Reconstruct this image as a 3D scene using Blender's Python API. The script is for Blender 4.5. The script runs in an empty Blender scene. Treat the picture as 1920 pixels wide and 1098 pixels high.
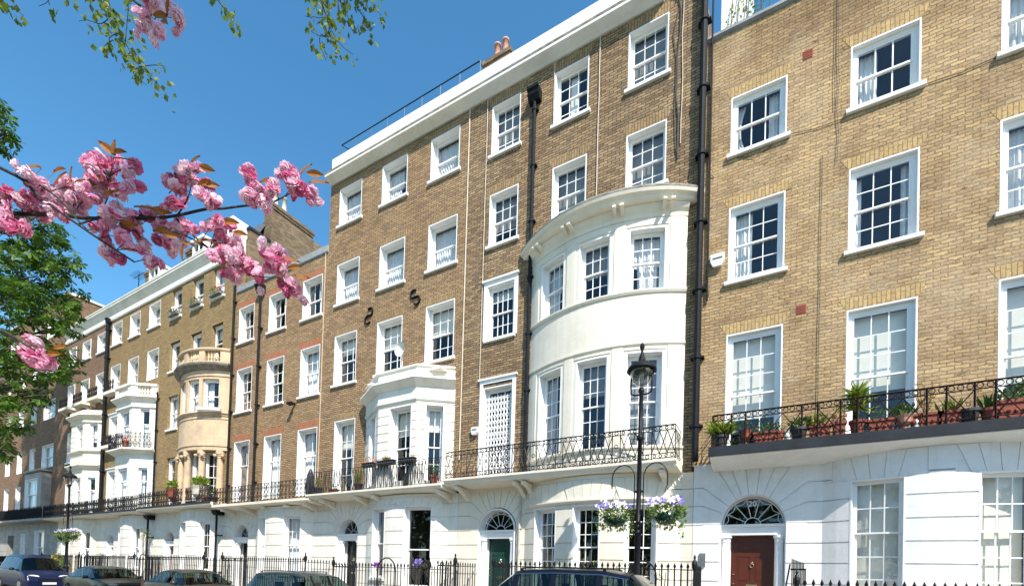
import bpy, bmesh, math, random
from mathutils import Vector, Matrix
random.seed(7)
PI=math.pi
sc=bpy.context.scene
COL=sc.collection

# ------------------------------------------------------------------ materials
MAT={}
def newmat(name):
    m=bpy.data.materials.new(name); m.use_nodes=True
    nt=m.node_tree; nt.nodes.clear()
    out=nt.nodes.new('ShaderNodeOutputMaterial')
    MAT[name]=m
    return m,nt,out
def N(nt,typ,**kw):
    n=nt.nodes.new(typ)
    for k,v in kw.items():
        if k in n.inputs: n.inputs[k].default_value=v
        else: setattr(n,k,v)
    return n
def c4(c): return (c[0],c[1],c[2],1.0)
def plain(name,col,rough=.6,metal=0.,noise=.12,scale=3.,bump=0.,bscale=40.,spec=.5,col2=None,coat=0.):
    m,nt,out=newmat(name)
    b=N(nt,'ShaderNodeBsdfPrincipled',Roughness=rough,Metallic=metal)
    b.inputs['Specular IOR Level'].default_value=spec
    b.inputs['Coat Weight'].default_value=coat
    geo=N(nt,'ShaderNodeNewGeometry')
    nz=N(nt,'ShaderNodeTexNoise',Scale=scale,Detail=6.,Roughness=.65)
    nt.links.new(geo.outputs['Position'],nz.inputs['Vector'])
    mix=N(nt,'ShaderNodeMix',data_type='RGBA')
    c2=col2 or tuple(max(0,v*(1-noise*2)) for v in col)
    mix.inputs[6].default_value=c4(c2); mix.inputs[7].default_value=c4(col)
    cr=N(nt,'ShaderNodeMapRange'); cr.inputs[1].default_value=.3; cr.inputs[2].default_value=.6
    nt.links.new(nz.outputs[0],cr.inputs[0]); nt.links.new(cr.outputs[0],mix.inputs[0])
    nt.links.new(mix.outputs[2],b.inputs['Base Color'])
    if bump>0:
        n2=N(nt,'ShaderNodeTexNoise',Scale=bscale,Detail=4.)
        nt.links.new(geo.outputs['Position'],n2.inputs['Vector'])
        bp=N(nt,'ShaderNodeBump',Strength=bump,Distance=.02)
        nt.links.new(n2.outputs[0],bp.inputs['Height']); nt.links.new(bp.outputs[0],b.inputs['Normal'])
    nt.links.new(b.outputs[0],out.inputs[0])
    return m
def brick(name,ca,cb,mortar,stain,stain_amt=.5,bw=.245,bh=.082,msize=.011,patch=None,pit_shade=.0,top=None,vertical=False,rough_edge=.006,dark=.35,bump=.6):
    m,nt,out=newmat(name)
    L=nt.links.new
    b=N(nt,'ShaderNodeBsdfPrincipled',Roughness=.9); b.inputs['Specular IOR Level'].default_value=.2
    geo=N(nt,'ShaderNodeNewGeometry'); sp=N(nt,'ShaderNodeSeparateXYZ'); L(geo.outputs['Position'],sp.inputs[0])
    ad=N(nt,'ShaderNodeMath',operation='ADD'); L(sp.outputs[0],ad.inputs[0]); L(sp.outputs[1],ad.inputs[1])
    cb_=N(nt,'ShaderNodeCombineXYZ')
    if vertical: L(sp.outputs[2],cb_.inputs[0]); L(ad.outputs[0],cb_.inputs[1])
    else: L(ad.outputs[0],cb_.inputs[0]); L(sp.outputs[2],cb_.inputs[1])
    nz=N(nt,'ShaderNodeTexNoise',Scale=9.,Detail=3.); L(geo.outputs['Position'],nz.inputs['Vector'])
    sb=N(nt,'ShaderNodeVectorMath',operation='SUBTRACT'); L(nz.outputs[1],sb.inputs[0]); sb.inputs[1].default_value=(.5,.5,.5)
    sl=N(nt,'ShaderNodeVectorMath',operation='SCALE'); L(sb.outputs[0],sl.inputs[0]); sl.inputs[3].default_value=rough_edge*4
    av=N(nt,'ShaderNodeVectorMath',operation='ADD'); L(cb_.outputs[0],av.inputs[0]); L(sl.outputs[0],av.inputs[1])
    def bt(off,a,bc,mo,bias):
        t=N(nt,'ShaderNodeTexBrick',Scale=1.)
        t.offset=.5; t.inputs['Mortar Size'].default_value=msize; t.inputs['Mortar Smooth'].default_value=.3
        t.inputs['Bias'].default_value=bias; t.inputs['Brick Width'].default_value=bw; t.inputs['Row Height'].default_value=bh
        t.inputs['Color1'].default_value=c4(a); t.inputs['Color2'].default_value=c4(bc); t.inputs['Mortar'].default_value=c4(mo)
        if off:
            o=N(nt,'ShaderNodeVectorMath',operation='ADD'); L(av.outputs[0],o.inputs[0]); o.inputs[1].default_value=off; L(o.outputs[0],t.inputs['Vector'])
        else: L(av.outputs[0],t.inputs['Vector'])
        return t
    t1=bt(None,ca,cb,mortar,0.)
    # second brick lattice aligned with the first picks out single dark or pale bricks
    t2=bt((bw*26,bh*52,0),(1,1,1),(dark,dark*.93,dark*.85),(1,1,1),-.72)
    t3=bt((bw*14,bh*84,0),(1,1,1),(1.22,1.15,1.02),(1,1,1),-.2)
    m1=N(nt,'ShaderNodeMix',data_type='RGBA',blend_type='MULTIPLY'); m1.inputs[0].default_value=.8; L(t1.outputs[0],m1.inputs[6]); L(t2.outputs[0],m1.inputs[7])
    m2=N(nt,'ShaderNodeMix',data_type='RGBA',blend_type='MULTIPLY'); m2.inputs[0].default_value=.8; L(m1.outputs[2],m2.inputs[6]); L(t3.outputs[0],m2.inputs[7])
    # blotchy weathering
    n1=N(nt,'ShaderNodeTexNoise',Scale=.55,Detail=8.,Roughness=.7); L(geo.outputs['Position'],n1.inputs['Vector'])
    r1=N(nt,'ShaderNodeMapRange'); r1.inputs[1].default_value=.42; r1.inputs[2].default_value=.68; L(n1.outputs[0],r1.inputs[0])
    mm=N(nt,'ShaderNodeMath',operation='MULTIPLY'); mm.inputs[1].default_value=stain_amt; L(r1.outputs[0],mm.inputs[0])
    m3=N(nt,'ShaderNodeMix',data_type='RGBA',blend_type='MULTIPLY'); L(mm.outputs[0],m3.inputs[0]); L(m2.outputs[2],m3.inputs[6]); m3.inputs[7].default_value=c4(stain)
    # fine grain
    n2=N(nt,'ShaderNodeTexNoise',Scale=18.,Detail=5.,Roughness=.8); L(geo.outputs['Position'],n2.inputs['Vector'])
    r2=N(nt,'ShaderNodeMapRange'); r2.inputs[1].default_value=.3; r2.inputs[2].default_value=.7; r2.inputs[3].default_value=.62; r2.inputs[4].default_value=1.2; L(n2.outputs[0],r2.inputs[0])
    m4=N(nt,'ShaderNodeMix',data_type='RGBA',blend_type='MULTIPLY'); m4.inputs[0].default_value=1.; L(m3.outputs[2],m4.inputs[6]); L(r2.outputs[0],m4.inputs[7])
    last=m4
    if top:
        tr=N(nt,'ShaderNodeMapRange'); tr.inputs[1].default_value=top[0]; tr.inputs[2].default_value=top[1]; L(sp.outputs[2],tr.inputs[0])
        n5=N(nt,'ShaderNodeTexNoise',Scale=.8,Detail=8.,Roughness=.75); L(geo.outputs['Position'],n5.inputs['Vector'])
        r5=N(nt,'ShaderNodeMapRange'); r5.inputs[1].default_value=.36; r5.inputs[2].default_value=.60; L(n5.outputs[0],r5.inputs[0])
        tm=N(nt,'ShaderNodeMath',operation='MULTIPLY'); L(tr.outputs[0],tm.inputs[0]); L(r5.outputs[0],tm.inputs[1])
        m8=N(nt,'ShaderNodeMix',data_type='RGBA',blend_type='MULTIPLY'); L(tm.outputs[0],m8.inputs[0]); L(last.outputs[2],m8.inputs[6]); m8.inputs[7].default_value=c4(top[2]); last=m8; m4=m8
    if patch:
        n3=N(nt,'ShaderNodeTexNoise',Scale=.33,Detail=7.,Roughness=.75); L(geo.outputs['Position'],n3.inputs['Vector'])
        r3=N(nt,'ShaderNodeMapRange'); r3.inputs[1].default_value=.5; r3.inputs[2].default_value=.66; r3.inputs[4].default_value=.65; L(n3.outputs[0],r3.inputs[0])
        m5=N(nt,'ShaderNodeMix',data_type='RGBA'); L(r3.outputs[0],m5.inputs[0]); L(m4.outputs[2],m5.inputs[6])
        m6=N(nt,'ShaderNodeMix',data_type='RGBA',blend_type='MULTIPLY'); m6.inputs[0].default_value=1.; m6.inputs[6].default_value=c4(patch); L(r2.outputs[0],m6.inputs[7]); L(m6.outputs[2],m5.inputs[7]); last=m5
    pit=None
    if pit_shade>0:  # shade of eroded hollows put into the colour as short dark dashes, no relief
        sc3=N(nt,'ShaderNodeVectorMath',operation='MULTIPLY'); L(av.outputs[0],sc3.inputs[0]); sc3.inputs[1].default_value=(3.4,11.5,1.)
        n6=N(nt,'ShaderNodeTexNoise',Scale=1.,Detail=5.,Roughness=.6); L(sc3.outputs[0],n6.inputs['Vector'])
        r6=N(nt,'ShaderNodeMapRange'); r6.inputs[1].default_value=.60; r6.inputs[2].default_value=.70; L(n6.outputs[0],r6.inputs[0])
        pit=N(nt,'ShaderNodeMath',operation='MULTIPLY'); pit.inputs[1].default_value=pit_shade; L(r6.outputs[0],pit.inputs[0])
        m9=N(nt,'ShaderNodeMix',data_type='RGBA',blend_type='MULTIPLY'); L(pit.outputs[0],m9.inputs[0]); L(last.outputs[2],m9.inputs[6]); m9.inputs[7].default_value=(.25,.2,.15,1); last=m9
    L(last.outputs[2],b.inputs['Base Color'])
    inv=N(nt,'ShaderNodeMath',operation='SUBTRACT'); inv.inputs[0].default_value=1.; L(t1.outputs[1],inv.inputs[1])
    bs=N(nt,'ShaderNodeMath',operation='MULTIPLY_ADD'); L(n2.outputs[0],bs.inputs[0]); bs.inputs[1].default_value=.7; L(inv.outputs[0],bs.inputs[2])
    bp=N(nt,'ShaderNodeBump',Strength=bump,Distance=.012); L(bs.outputs[0],bp.inputs['Height']); L(bp.outputs[0],b.inputs['Normal'])
    L(b.outputs[0],out.inputs[0]); return m
brick('brick_yellow',(.59,.415,.22),(.42,.285,.155),(.30,.22,.14),(.50,.45,.42),.85,patch=(.50,.39,.26),dark=.5,bump=1.,rough_edge=.016,pit_shade=.8,top=(13.6,16.2,(.62,.60,.58)))
brick('brick_grey_tan',(.44,.31,.175),(.22,.15,.095),(.085,.065,.05),(.60,.56,.52),.7,dark=.35,pit_shade=.5,bump=.9,rough_edge=.010)
brick('brick_tan',(.47,.315,.17),(.28,.19,.115),(.09,.065,.05),(.7,.64,.6),.6,dark=.42,pit_shade=.4,bump=.9,rough_edge=.010)
brick('brick_rust',(.45,.30,.165),(.30,.195,.11),(.11,.08,.06),(.72,.66,.62),.5,dark=.45,pit_shade=.3)
brick('brick_ochre',(.38,.27,.13),(.29,.20,.10),(.15,.11,.07),(.75,.7,.64),.45,pit_shade=.3)
brick('brick_brown',(.31,.20,.13),(.22,.14,.09),(.12,.085,.065),(.7,.66,.62),.5,pit_shade=.3)
brick('brick_umber',(.31,.20,.125),(.22,.135,.085),(.13,.09,.065),(.7,.62,.58),.5,pit_shade=.3)
brick('brick_stack',(.30,.22,.13),(.15,.105,.065),(.2,.16,.12),(.6,.56,.5),.7,dark=.3,pit_shade=.6)
brick('gauged_yellow',(.55,.39,.19),(.47,.32,.15),(.30,.21,.12),(.8,.75,.7),.4,bw=.32,bh=.085,msize=.010,vertical=True,dark=.8)
brick('gauged_tan',(.40,.28,.15),(.31,.21,.11),(.14,.10,.07),(.75,.7,.66),.5,bw=.32,bh=.085,msize=.010,vertical=True,dark=.65)
brick('gauged_red',(.42,.18,.10),(.36,.15,.08),(.33,.16,.09),(.8,.75,.7),.3,bw=.32,bh=.085,msize=.004,vertical=True,dark=.85)
def stucco(name,col,grime,amt=.5):
    m,nt,out=newmat(name); L=nt.links.new
    b=N(nt,'ShaderNodeBsdfPrincipled',Roughness=.75); b.inputs['Specular IOR Level'].default_value=.3
    geo=N(nt,'ShaderNodeNewGeometry')
    mp=N(nt,'ShaderNodeVectorMath',operation='MULTIPLY'); mp.inputs[1].default_value=(7.,7.,.45); L(geo.outputs['Position'],mp.inputs[0])
    n1=N(nt,'ShaderNodeTexNoise',Scale=1.,Detail=6.,Roughness=.7); L(mp.outputs[0],n1.inputs['Vector'])
    n2=N(nt,'ShaderNodeTexNoise',Scale=1.1,Detail=8.,Roughness=.75); L(geo.outputs['Position'],n2.inputs['Vector'])
    r1=N(nt,'ShaderNodeMapRange'); r1.inputs[1].default_value=.52; r1.inputs[2].default_value=.78; L(n1.outputs[0],r1.inputs[0])
    r2=N(nt,'ShaderNodeMapRange'); r2.inputs[1].default_value=.42; r2.inputs[2].default_value=.72; L(n2.outputs[0],r2.inputs[0])
    ad=N(nt,'ShaderNodeMath',operation='MULTIPLY_ADD'); L(r1.outputs[0],ad.inputs[0]); ad.inputs[1].default_value=.55; L(r2.outputs[0],ad.inputs[2])
    mu=N(nt,'ShaderNodeMath',operation='MULTIPLY'); mu.inputs[1].default_value=amt; mu.use_clamp=True; L(ad.outputs[0],mu.inputs[0])
    mx=N(nt,'ShaderNodeMix',data_type='RGBA'); L(mu.outputs[0],mx.inputs[0]); mx.inputs[6].default_value=c4(col); mx.inputs[7].default_value=c4(grime)
    L(mx.outputs[2],b.inputs['Base Color'])
    n3=N(nt,'ShaderNodeTexNoise',Scale=24.,Detail=4.); L(geo.outputs['Position'],n3.inputs['Vector'])
    bp=N(nt,'ShaderNodeBump',Strength=.15,Distance=.02); L(n3.outputs[0],bp.inputs['Height']); L(bp.outputs[0],b.inputs['Normal']); L(b.outputs[0],out.inputs[0])
stucco('stucco_white',(.78,.775,.755),(.50,.48,.43),.45)
stucco('stucco_chalk',(.80,.77,.70),(.48,.43,.34),.5)
stucco('stucco_cream',(.76,.71,.60),(.50,.44,.34),.42)
plain('stucco_grey',(.40,.37,.33),.85,noise=.2,scale=1.6,bump=.25,bscale=20)
plain('sandstone',(.60,.44,.28),.85,noise=.2,scale=1.8,bump=.3,bscale=18,col2=(.42,.31,.21))
plain('weathered_lead',(.26,.24,.20),.8,noise=.35,scale=5,bump=.3)
plain('stone_grey',(.30,.31,.32),.8,noise=.15,scale=4,bump=.2)
plain('fascia_grey',(.032,.036,.042),.6,spec=.15,noise=.15,scale=3)
plain('paint_white',(.82,.82,.81),.45,noise=.02,scale=5)
plain('paint_stone',(.66,.66,.62),.5,noise=.06,scale=2)
plain('iron_black',(.014,.014,.016),.42,spec=.15,noise=.2,scale=20)
plain('iron_brown',(.028,.016,.014),.5,spec=.15,noise=.2,scale=20)
plain('pipe_black',(.012,.014,.018),.6,spec=.15,noise=.3,scale=9)
plain('pipe_cream',(.55,.52,.45),.6,noise=.2,scale=6)
plain('cable_pale',(.66,.58,.48),.6,noise=.1)
plain('cable_dark',(.09,.075,.06),.8,noise=.1)
plain('interior',(.05,.045,.04),.9,noise=.1)
plain('interior_warm',(.16,.12,.09),.9,noise=.3,scale=1.5)
plain('curtain_net',(.72,.73,.74),.9,noise=.06,scale=8)
plain('blind_grey',(.27,.27,.265),.9,noise=.15,scale=2.5)
plain('blind_cream',(.80,.77,.68),.9,noise=.03)
plain('slate',(.11,.115,.13),.6,noise=.2,scale=8)
plain('box_grey',(.24,.23,.20),.8,noise=.2)
plain('terracotta',(.27,.065,.036),.8,noise=.22,scale=9,bump=.2)
plain('clay_pale',(.62,.30,.20),.8,noise=.15,scale=9)
plain('clay_cream',(.60,.55,.44),.8,noise=.15,scale=9)
plain('pot_black',(.03,.03,.033),.6)
plain('door_red',(.085,.017,.008),.35,noise=.1,scale=4)
plain('door_green',(.010,.050,.040),.25,noise=.1,scale=4)
plain('door_black',(.012,.013,.014),.2,noise=.1,scale=4)
plain('door_orange',(.33,.06,.025),.4,noise=.1,scale=4)
plain('brass',(.62,.52,.33),.3,metal=1.)
plain('steel',(.5,.5,.52),.35,metal=.9)
plain('vent_clay',(.36,.085,.05),.8,noise=.15,scale=20)
plain('asphalt',(.09,.085,.08),.9,noise=.2,scale=6,bump=.4,bscale=80)
plain('paving',(.46,.42,.34),.85,noise=.15,scale=2,bump=.2)
plain('kerb_stone',(.33,.32,.30),.8,noise=.15,scale=3)
plain('line_paint',(.65,.62,.2),.7)
plain('grass',(.05,.10,.025),.9,noise=.3,scale=5,bump=.5)
plain('bark',(.035,.026,.022),.85,noise=.35,scale=25,bump=.8,bscale=60)
plain('bark_grey',(.10,.085,.065),.9,noise=.35,scale=12,bump=.8,bscale=30)
plain('tyre',(.02,.02,.02),.8)
plain('seat_dark',(.03,.03,.032),.8)
plain('car_navy',(.006,.012,.045),.28,noise=.05,spec=.25,coat=.08)
plain('car_black',(.006,.007,.013),.28,noise=.05,spec=.25,coat=.08)
plain('car_green',(.045,.05,.038),.28,noise=.05,spec=.25,coat=.08,metal=.3)
plain('car_olive',(.06,.058,.045),.28,noise=.05,spec=.25,coat=.08,metal=.4)
plain('car_silver',(.05,.058,.062),.28,noise=.05,spec=.25,coat=.08,metal=.5)
plain('trim_chrome',(.7,.7,.72),.2,metal=1.)
plain('plate_white',(.75,.75,.70),.5)
def leafmat(name,ca,cb,trans=.35,rough=.5,scale=6.):
    m,nt,out=newmat(name); L=nt.links.new
    geo=N(nt,'ShaderNodeNewGeometry')
    nz=N(nt,'ShaderNodeTexNoise',Scale=scale,Detail=3.); L(geo.outputs['Position'],nz.inputs['Vector'])
    mx=N(nt,'ShaderNodeMath',operation='MULTIPLY_ADD'); L(geo.outputs['Random Per Island'],mx.inputs[0]); mx.inputs[1].default_value=.7
    nm=N(nt,'ShaderNodeMath',operation='MULTIPLY'); L(nz.outputs[0],nm.inputs[0]); nm.inputs[1].default_value=.35; L(nm.outputs[0],mx.inputs[2])
    mix=N(nt,'ShaderNodeMix',data_type='RGBA'); L(mx.outputs[0],mix.inputs[0]); mix.inputs[6].default_value=c4(ca); mix.inputs[7].default_value=c4(cb)
    d=N(nt,'ShaderNodeBsdfPrincipled',Roughness=rough); L(mix.outputs[2],d.inputs['Base Color']); d.inputs['Specular IOR Level'].default_value=.35
    t=N(nt,'ShaderNodeBsdfTranslucent'); L(mix.outputs[2],t.inputs[0])
    ms=N(nt,'ShaderNodeMixShader'); ms.inputs[0].default_value=trans; L(d.outputs[0],ms.inputs[1]); L(t.outputs[0],ms.inputs[2]); L(ms.outputs[0],out.inputs[0])
leafmat('leaf_chestnut',(.03,.08,.012),(.15,.27,.03),.45)
leafmat('leaf_lime',(.05,.11,.015),(.24,.30,.04),.45)
leafmat('leaf_bronze',(.13,.04,.018),(.40,.17,.03),.4,scale=20)
leafmat('leaf_pot',(.03,.08,.02),(.14,.22,.04))
leafmat('leaf_bright',(.11,.19,.02),(.30,.36,.05))
leafmat('leaf_yellow',(.22,.22,.03),(.40,.36,.07))
leafmat('leaf_dry',(.20,.15,.06),(.42,.30,.10))
leafmat('petal_pale',(.88,.58,.70),(.92,.82,.87),.4,.7,40.)
leafmat('petal_pink',(.82,.34,.52),(.90,.58,.72),.4,.7,40.)
leafmat('petal_deep',(.55,.09,.22),(.76,.24,.42),.4,.7,40.)
leafmat('flower_purple',(.16,.06,.5),(.35,.25,.8),.2)
leafmat('flower_white',(.75,.72,.8),(.85,.85,.85),.2)
leafmat('flower_red',(.55,.10,.07),(.8,.3,.2),.2)
leafmat('flower_magenta',(.5,.05,.4),(.35,.05,.7),.2)
def glass(name,tint=(.78,.82,.82),boost=1.7,wave=.8,rough=0.):
    m,nt,out=newmat(name); L=nt.links.new
    fr=N(nt,'ShaderNodeLayerWeight',Blend=.5)
    pw=N(nt,'ShaderNodeMath',operation='POWER'); pw.inputs[1].default_value=5.; L(fr.outputs['Facing'],pw.inputs[0])
    ma=N(nt,'ShaderNodeMath',operation='MULTIPLY_ADD'); ma.inputs[1].default_value=.957; ma.inputs[2].default_value=.043; L(pw.outputs[0],ma.inputs[0])
    mu=N(nt,'ShaderNodeMath',operation='MULTIPLY'); mu.inputs[1].default_value=boost; mu.use_clamp=True
    g=N(nt,'ShaderNodeBsdfGlossy',Roughness=rough); t=N(nt,'ShaderNodeBsdfTransparent'); t.inputs[0].default_value=c4(tint)
    geo=N(nt,'ShaderNodeNewGeometry'); nz=N(nt,'ShaderNodeTexNoise',Scale=1.3,Detail=2.); L(geo.outputs['Position'],nz.inputs['Vector'])
    bp=N(nt,'ShaderNodeBump',Strength=wave,Distance=.03); L(nz.outputs[0],bp.inputs['Height'])
    L(bp.outputs[0],g.inputs['Normal']); L(bp.outputs[0],fr.inputs['Normal'])
    L(ma.outputs[0],mu.inputs[0]); ms=N(nt,'ShaderNodeMixShader'); L(mu.outputs[0],ms.inputs[0]); L(t.outputs[0],ms.inputs[1]); L(g.outputs[0],ms.inputs[2]); L(ms.outputs[0],out.inputs[0])
glass('glass',(.92,.94,.94))
glass('glass_car',(.30,.38,.36),1.1,.05)
glass('glass_lamp',(.7,.7,.68),3.,.05,.15)

# ------------------------------------------------------------------ paths and mesh builder
class Path:
    def __init__(s,pts,s0=None):
        s.p=pts; s.s=[pts[0][0] if s0 is None else s0]
        for a,b in zip(pts,pts[1:]): s.s.append(s.s[-1]+math.dist(a,b))
        s.n=[]
        d=[((b[0]-a[0])/math.dist(a,b),(b[1]-a[1])/math.dist(a,b)) for a,b in zip(pts,pts[1:])]
        nn=[(q[1],-q[0]) for q in d]; s.seg=nn
        for i in range(len(pts)):
            if i==0: s.n.append(nn[0])
            elif i==len(pts)-1: s.n.append(nn[-1])
            else:
                a,b=nn[i-1],nn[i]; k=1+a[0]*b[0]+a[1]*b[1]
                s.n.append(((a[0]+b[0])/k,(a[1]+b[1])/k))
    @property
    def end(s): return s.s[-1]
    def pos(s,t,p=0.,z=0.):
        S=s.s
        for i,v in enumerate(S):
            if abs(t-v)<1e-5: n=s.n[i]; q=s.p[i]; return (q[0]+n[0]*p,q[1]+n[1]*p,z)
        i=0
        while i<len(S)-2 and t>S[i+1]: i+=1
        f=(t-S[i])/(S[i+1]-S[i]); a,b=s.p[i],s.p[i+1]; n=s.seg[i]
        return (a[0]+(b[0]-a[0])*f+n[0]*p,a[1]+(b[1]-a[1])*f+n[1]*p,z)
    def cuts(s,a,b): return [a]+[v for v in s.s if a+1e-4<v<b-1e-4]+[b]
FLAT=Path([(-200,0),(200,0)])
def arc(u1,u2,sag,n=14):
    c=u2-u1; R=(c*c/4+sag*sag)/(2*sag); uc=(u1+u2)/2; yc=R-sag; a=math.asin(c/2/R)
    return Path([(uc+R*math.sin(-a+2*a*i/n),yc-R*math.cos(-a+2*a*i/n)) for i in range(n+1)],0.)
class MB:
    def __init__(s): s.v=[];s.f=[];s.m=[]
    def quad(s,*q,m=0):
        b=len(s.v); s.v+=[tuple(x) for x in q]; s.f.append(tuple(range(b,b+len(q)))); s.m.append(m)
    def box(s,x0,x1,y0,y1,z0,z1,m=0):
        b=len(s.v); s.v+=[(x,y,z) for x in(x0,x1) for y in(y0,y1) for z in(z0,z1)]
        for f in ((0,1,3,2),(4,6,7,5),(0,4,5,1),(2,3,7,6),(0,2,6,4),(1,5,7,3)): s.f.append(tuple(b+i for i in f)); s.m.append(m)
    def sweep(s,path,a,b,prof,m=0,caps=True):
        cs=path.cuts(a,b); n=len(prof); base=len(s.v)
        for t in cs: s.v+=[path.pos(t,p,z) for p,z in prof]
        for i in range(len(cs)-1):
            for j in range(n):
                k=(j+1)%n; s.f.append((base+i*n+j,base+i*n+k,base+(i+1)*n+k,base+(i+1)*n+j)); s.m.append(m)
        if caps:
            s.f.append(tuple(base+j for j in range(n-1,-1,-1))); s.m.append(m)
            e=base+(len(cs)-1)*n; s.f.append(tuple(e+j for j in range(n))); s.m.append(m)
    def band(s,path,a,b,z0,z1,p0,p1,m=0):
        if b-a<1e-4 or z1-z0<1e-4: return
        s.sweep(path,a,b,[(p0,z0),(p0,z1),(p1,z1),(p1,z0)],m)
    def prism(s,path,poly,p0,p1,m=0):
        n=len(poly); b=len(s.v)
        s.v+=[path.pos(t,p0,z) for t,z in poly]+[path.pos(t,p1,z) for t,z in poly]
        s.f.append(tuple(b+i for i in range(n))); s.m.append(m)
        s.f.append(tuple(b+n+i for i in range(n-1,-1,-1))); s.m.append(m)
        for i in range(n): k=(i+1)%n; s.f.append((b+i,b+n+i,b+n+k,b+k)); s.m.append(m)
    def tube(s,pts,r,n=6,m=0,caps=True):
        pts=[Vector(p) for p in pts]; rs=r if isinstance(r,(list,tuple)) else [r]*len(pts)
        base=len(s.v); up=None
        for i,p in enumerate(pts):
            d=(pts[min(i+1,len(pts)-1)]-pts[max(i-1,0)]).normalized()
            if up is None:
                up=Vector((0,0,1)) if abs(d.z)<.9 else Vector((1,0,0))
            a=d.cross(up)
            if a.length<1e-4: a=d.cross(Vector((0,1,0)))
            a.normalize(); b=a.cross(d).normalized(); up=b
            for k in range(n):
                t=2*PI*k/n; s.v.append(tuple(p+a*math.cos(t)*rs[i]+b*math.sin(t)*rs[i]))
        for i in range(len(pts)-1):
            for k in range(n):
                j=(k+1)%n; s.f.append((base+i*n+k,base+i*n+j,base+(i+1)*n+j,base+(i+1)*n+k)); s.m.append(m)
        if caps:
            s.f.append(tuple(base+k for k in range(n-1,-1,-1))); s.m.append(m)
            e=base+(len(pts)-1)*n; s.f.append(tuple(e+k for k in range(n))); s.m.append(m)
    def lathe(s,c,prof,n=16,m=0):
        base=len(s.v)
        for r,z in prof:
            for k in range(n): t=2*PI*k/n; s.v.append((c[0]+r*math.cos(t),c[1]+r*math.sin(t),c[2]+z))
        for i in range(len(prof)-1):
            for k in range(n):
                j=(k+1)%n; s.f.append((base+i*n+k,base+i*n+j,base+(i+1)*n+j,base+(i+1)*n+k)); s.m.append(m)
    def ring(s,path,sc_,zc,r,p,t=.006,n=8,m=0):
        s.tube([path.pos(sc_+r*math.cos(2*PI*k/n),p,zc+r*math.sin(2*PI*k/n)) for k in range(n+1)],t,4,m,False)
    def build(s,name,mats,parent=None,smooth=False,loc=None):
        me=bpy.data.meshes.new(name); me.from_pydata(s.v,[],s.f)
        if not isinstance(mats,(list,tuple)): mats=[mats]
        for q in mats: me.materials.append(MAT[q])
        if len(mats)>1: me.polygons.foreach_set('material_index',s.m)
        bm=bmesh.new(); bm.from_mesh(me); bmesh.ops.recalc_face_normals(bm,faces=bm.faces); bm.to_mesh(me); bm.free()
        if smooth: me.polygons.foreach_set('use_smooth',[True]*len(me.polygons))
        me.update()
        o=bpy.data.objects.new(name,me); COL.objects.link(o)
        if parent: attach(o,parent)
        return o
def wloc(o):
    p=Vector(o.location)
    return p if o.parent is None else p+ (wloc(o.parent) if False else Vector((0,0,0)))
WL={}
def attach(o,parent):
    o.parent=parent
    o.matrix_parent_inverse=Matrix.Translation(-Vector(WL.get(parent.name,(0,0,0))))
def thing(name,label,cat,loc=(0,0,0),group=None):
    o=bpy.data.objects.new(name,None); COL.objects.link(o); o.location=loc; WL[o.name]=tuple(loc)
    o['label']=label; o['category']=cat
    if group: o['group']=group
    return o
def tag(o,label,cat,group=None):
    o['label']=label; o['category']=cat
    if group: o['group']=group
    return o
def part(mb,name,mats,parent,smooth=False,label=None):
    o=mb.build(name,mats,parent,smooth)
    if label: o['label']=label
    return o
def struct(mb,name,mats,kind='structure'):
    o=mb.build(name,mats); o['kind']=kind; return o

# ------------------------------------------------------------------ wall with openings
def wall(mb,path,s0,s1,z0,z1,ops=(),grooves=(),pf=0.,pb=-.3,g=.03,m=0):
    """ops: (a,b,za,zb) rectangles; grooves: heights of recessed horizontal joints"""
    zs={z0,z1}
    for o in ops: zs|={max(z0,min(z1,o[2])),max(z0,min(z1,o[3]))}
    gz=[q for q in grooves if z0+.03<q<z1-.03]
    for q in gz: zs|={q-.016,q+.016}
    zs=sorted(zs)
    for a,b in zip(zs,zs[1:]):
        if b-a<1e-4: continue
        zm=(a+b)/2; isg=any(abs(zm-q)<.0155 for q in gz)
        cut=sorted((o[0],o[1]) for o in ops if o[2]<zm<o[3])
        x=s0
        for c,d in cut+[(s1,s1)]:
            if c>x+1e-4: mb.band(path,x,c,a,b,pb,pf-(g if isg else 0),m)
            x=max(x,d)
def arch_fill(mb,path,c,r,zs,ztop,pf,pb,n=16,m=0,half=None):
    """fills the rectangle [c-half,c+half]x[zs,ztop] around a semicircular arch of radius r"""
    half=half or r
    pts=[(c+r*math.cos(PI*i/n),zs+r*math.sin(PI*i/n)) for i in range(n+1)]
    def ray(i):
        t=PI*i/n; dx,dz=math.cos(t),math.sin(t); k=1e9
        if abs(dx)>1e-6: k=min(k,half/abs(dx))
        if dz>1e-6: k=min(k,(ztop-zs)/dz)
        return (c+dx*k,zs+dz*k)
    for i in range(n):
        a,b=ray(i),ray(i+1); poly=[pts[i],a]
        if abs(abs(a[0]-c)-half)<1e-4 and abs(b[1]-ztop)<1e-4 and a[1]<ztop-1e-4 and abs(b[0]-c)<half-1e-4: poly.append((c+half,ztop) if a[0]>c else (c-half,ztop))
        elif abs(a[1]-ztop)<1e-4 and abs(abs(b[0]-c)-half)<1e-4 and b[1]<ztop-1e-4: poly.append((c-half,ztop))
        poly+=[b,pts[i+1]]
        q=[]
        for z in poly:
            if not q or math.dist(z,q[-1])>1e-4: q.append(z)
        if math.dist(q[0],q[-1])<1e-4: q.pop()
        if len(q)>2: mb.prism(path,q,pb,pf,m)
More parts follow.
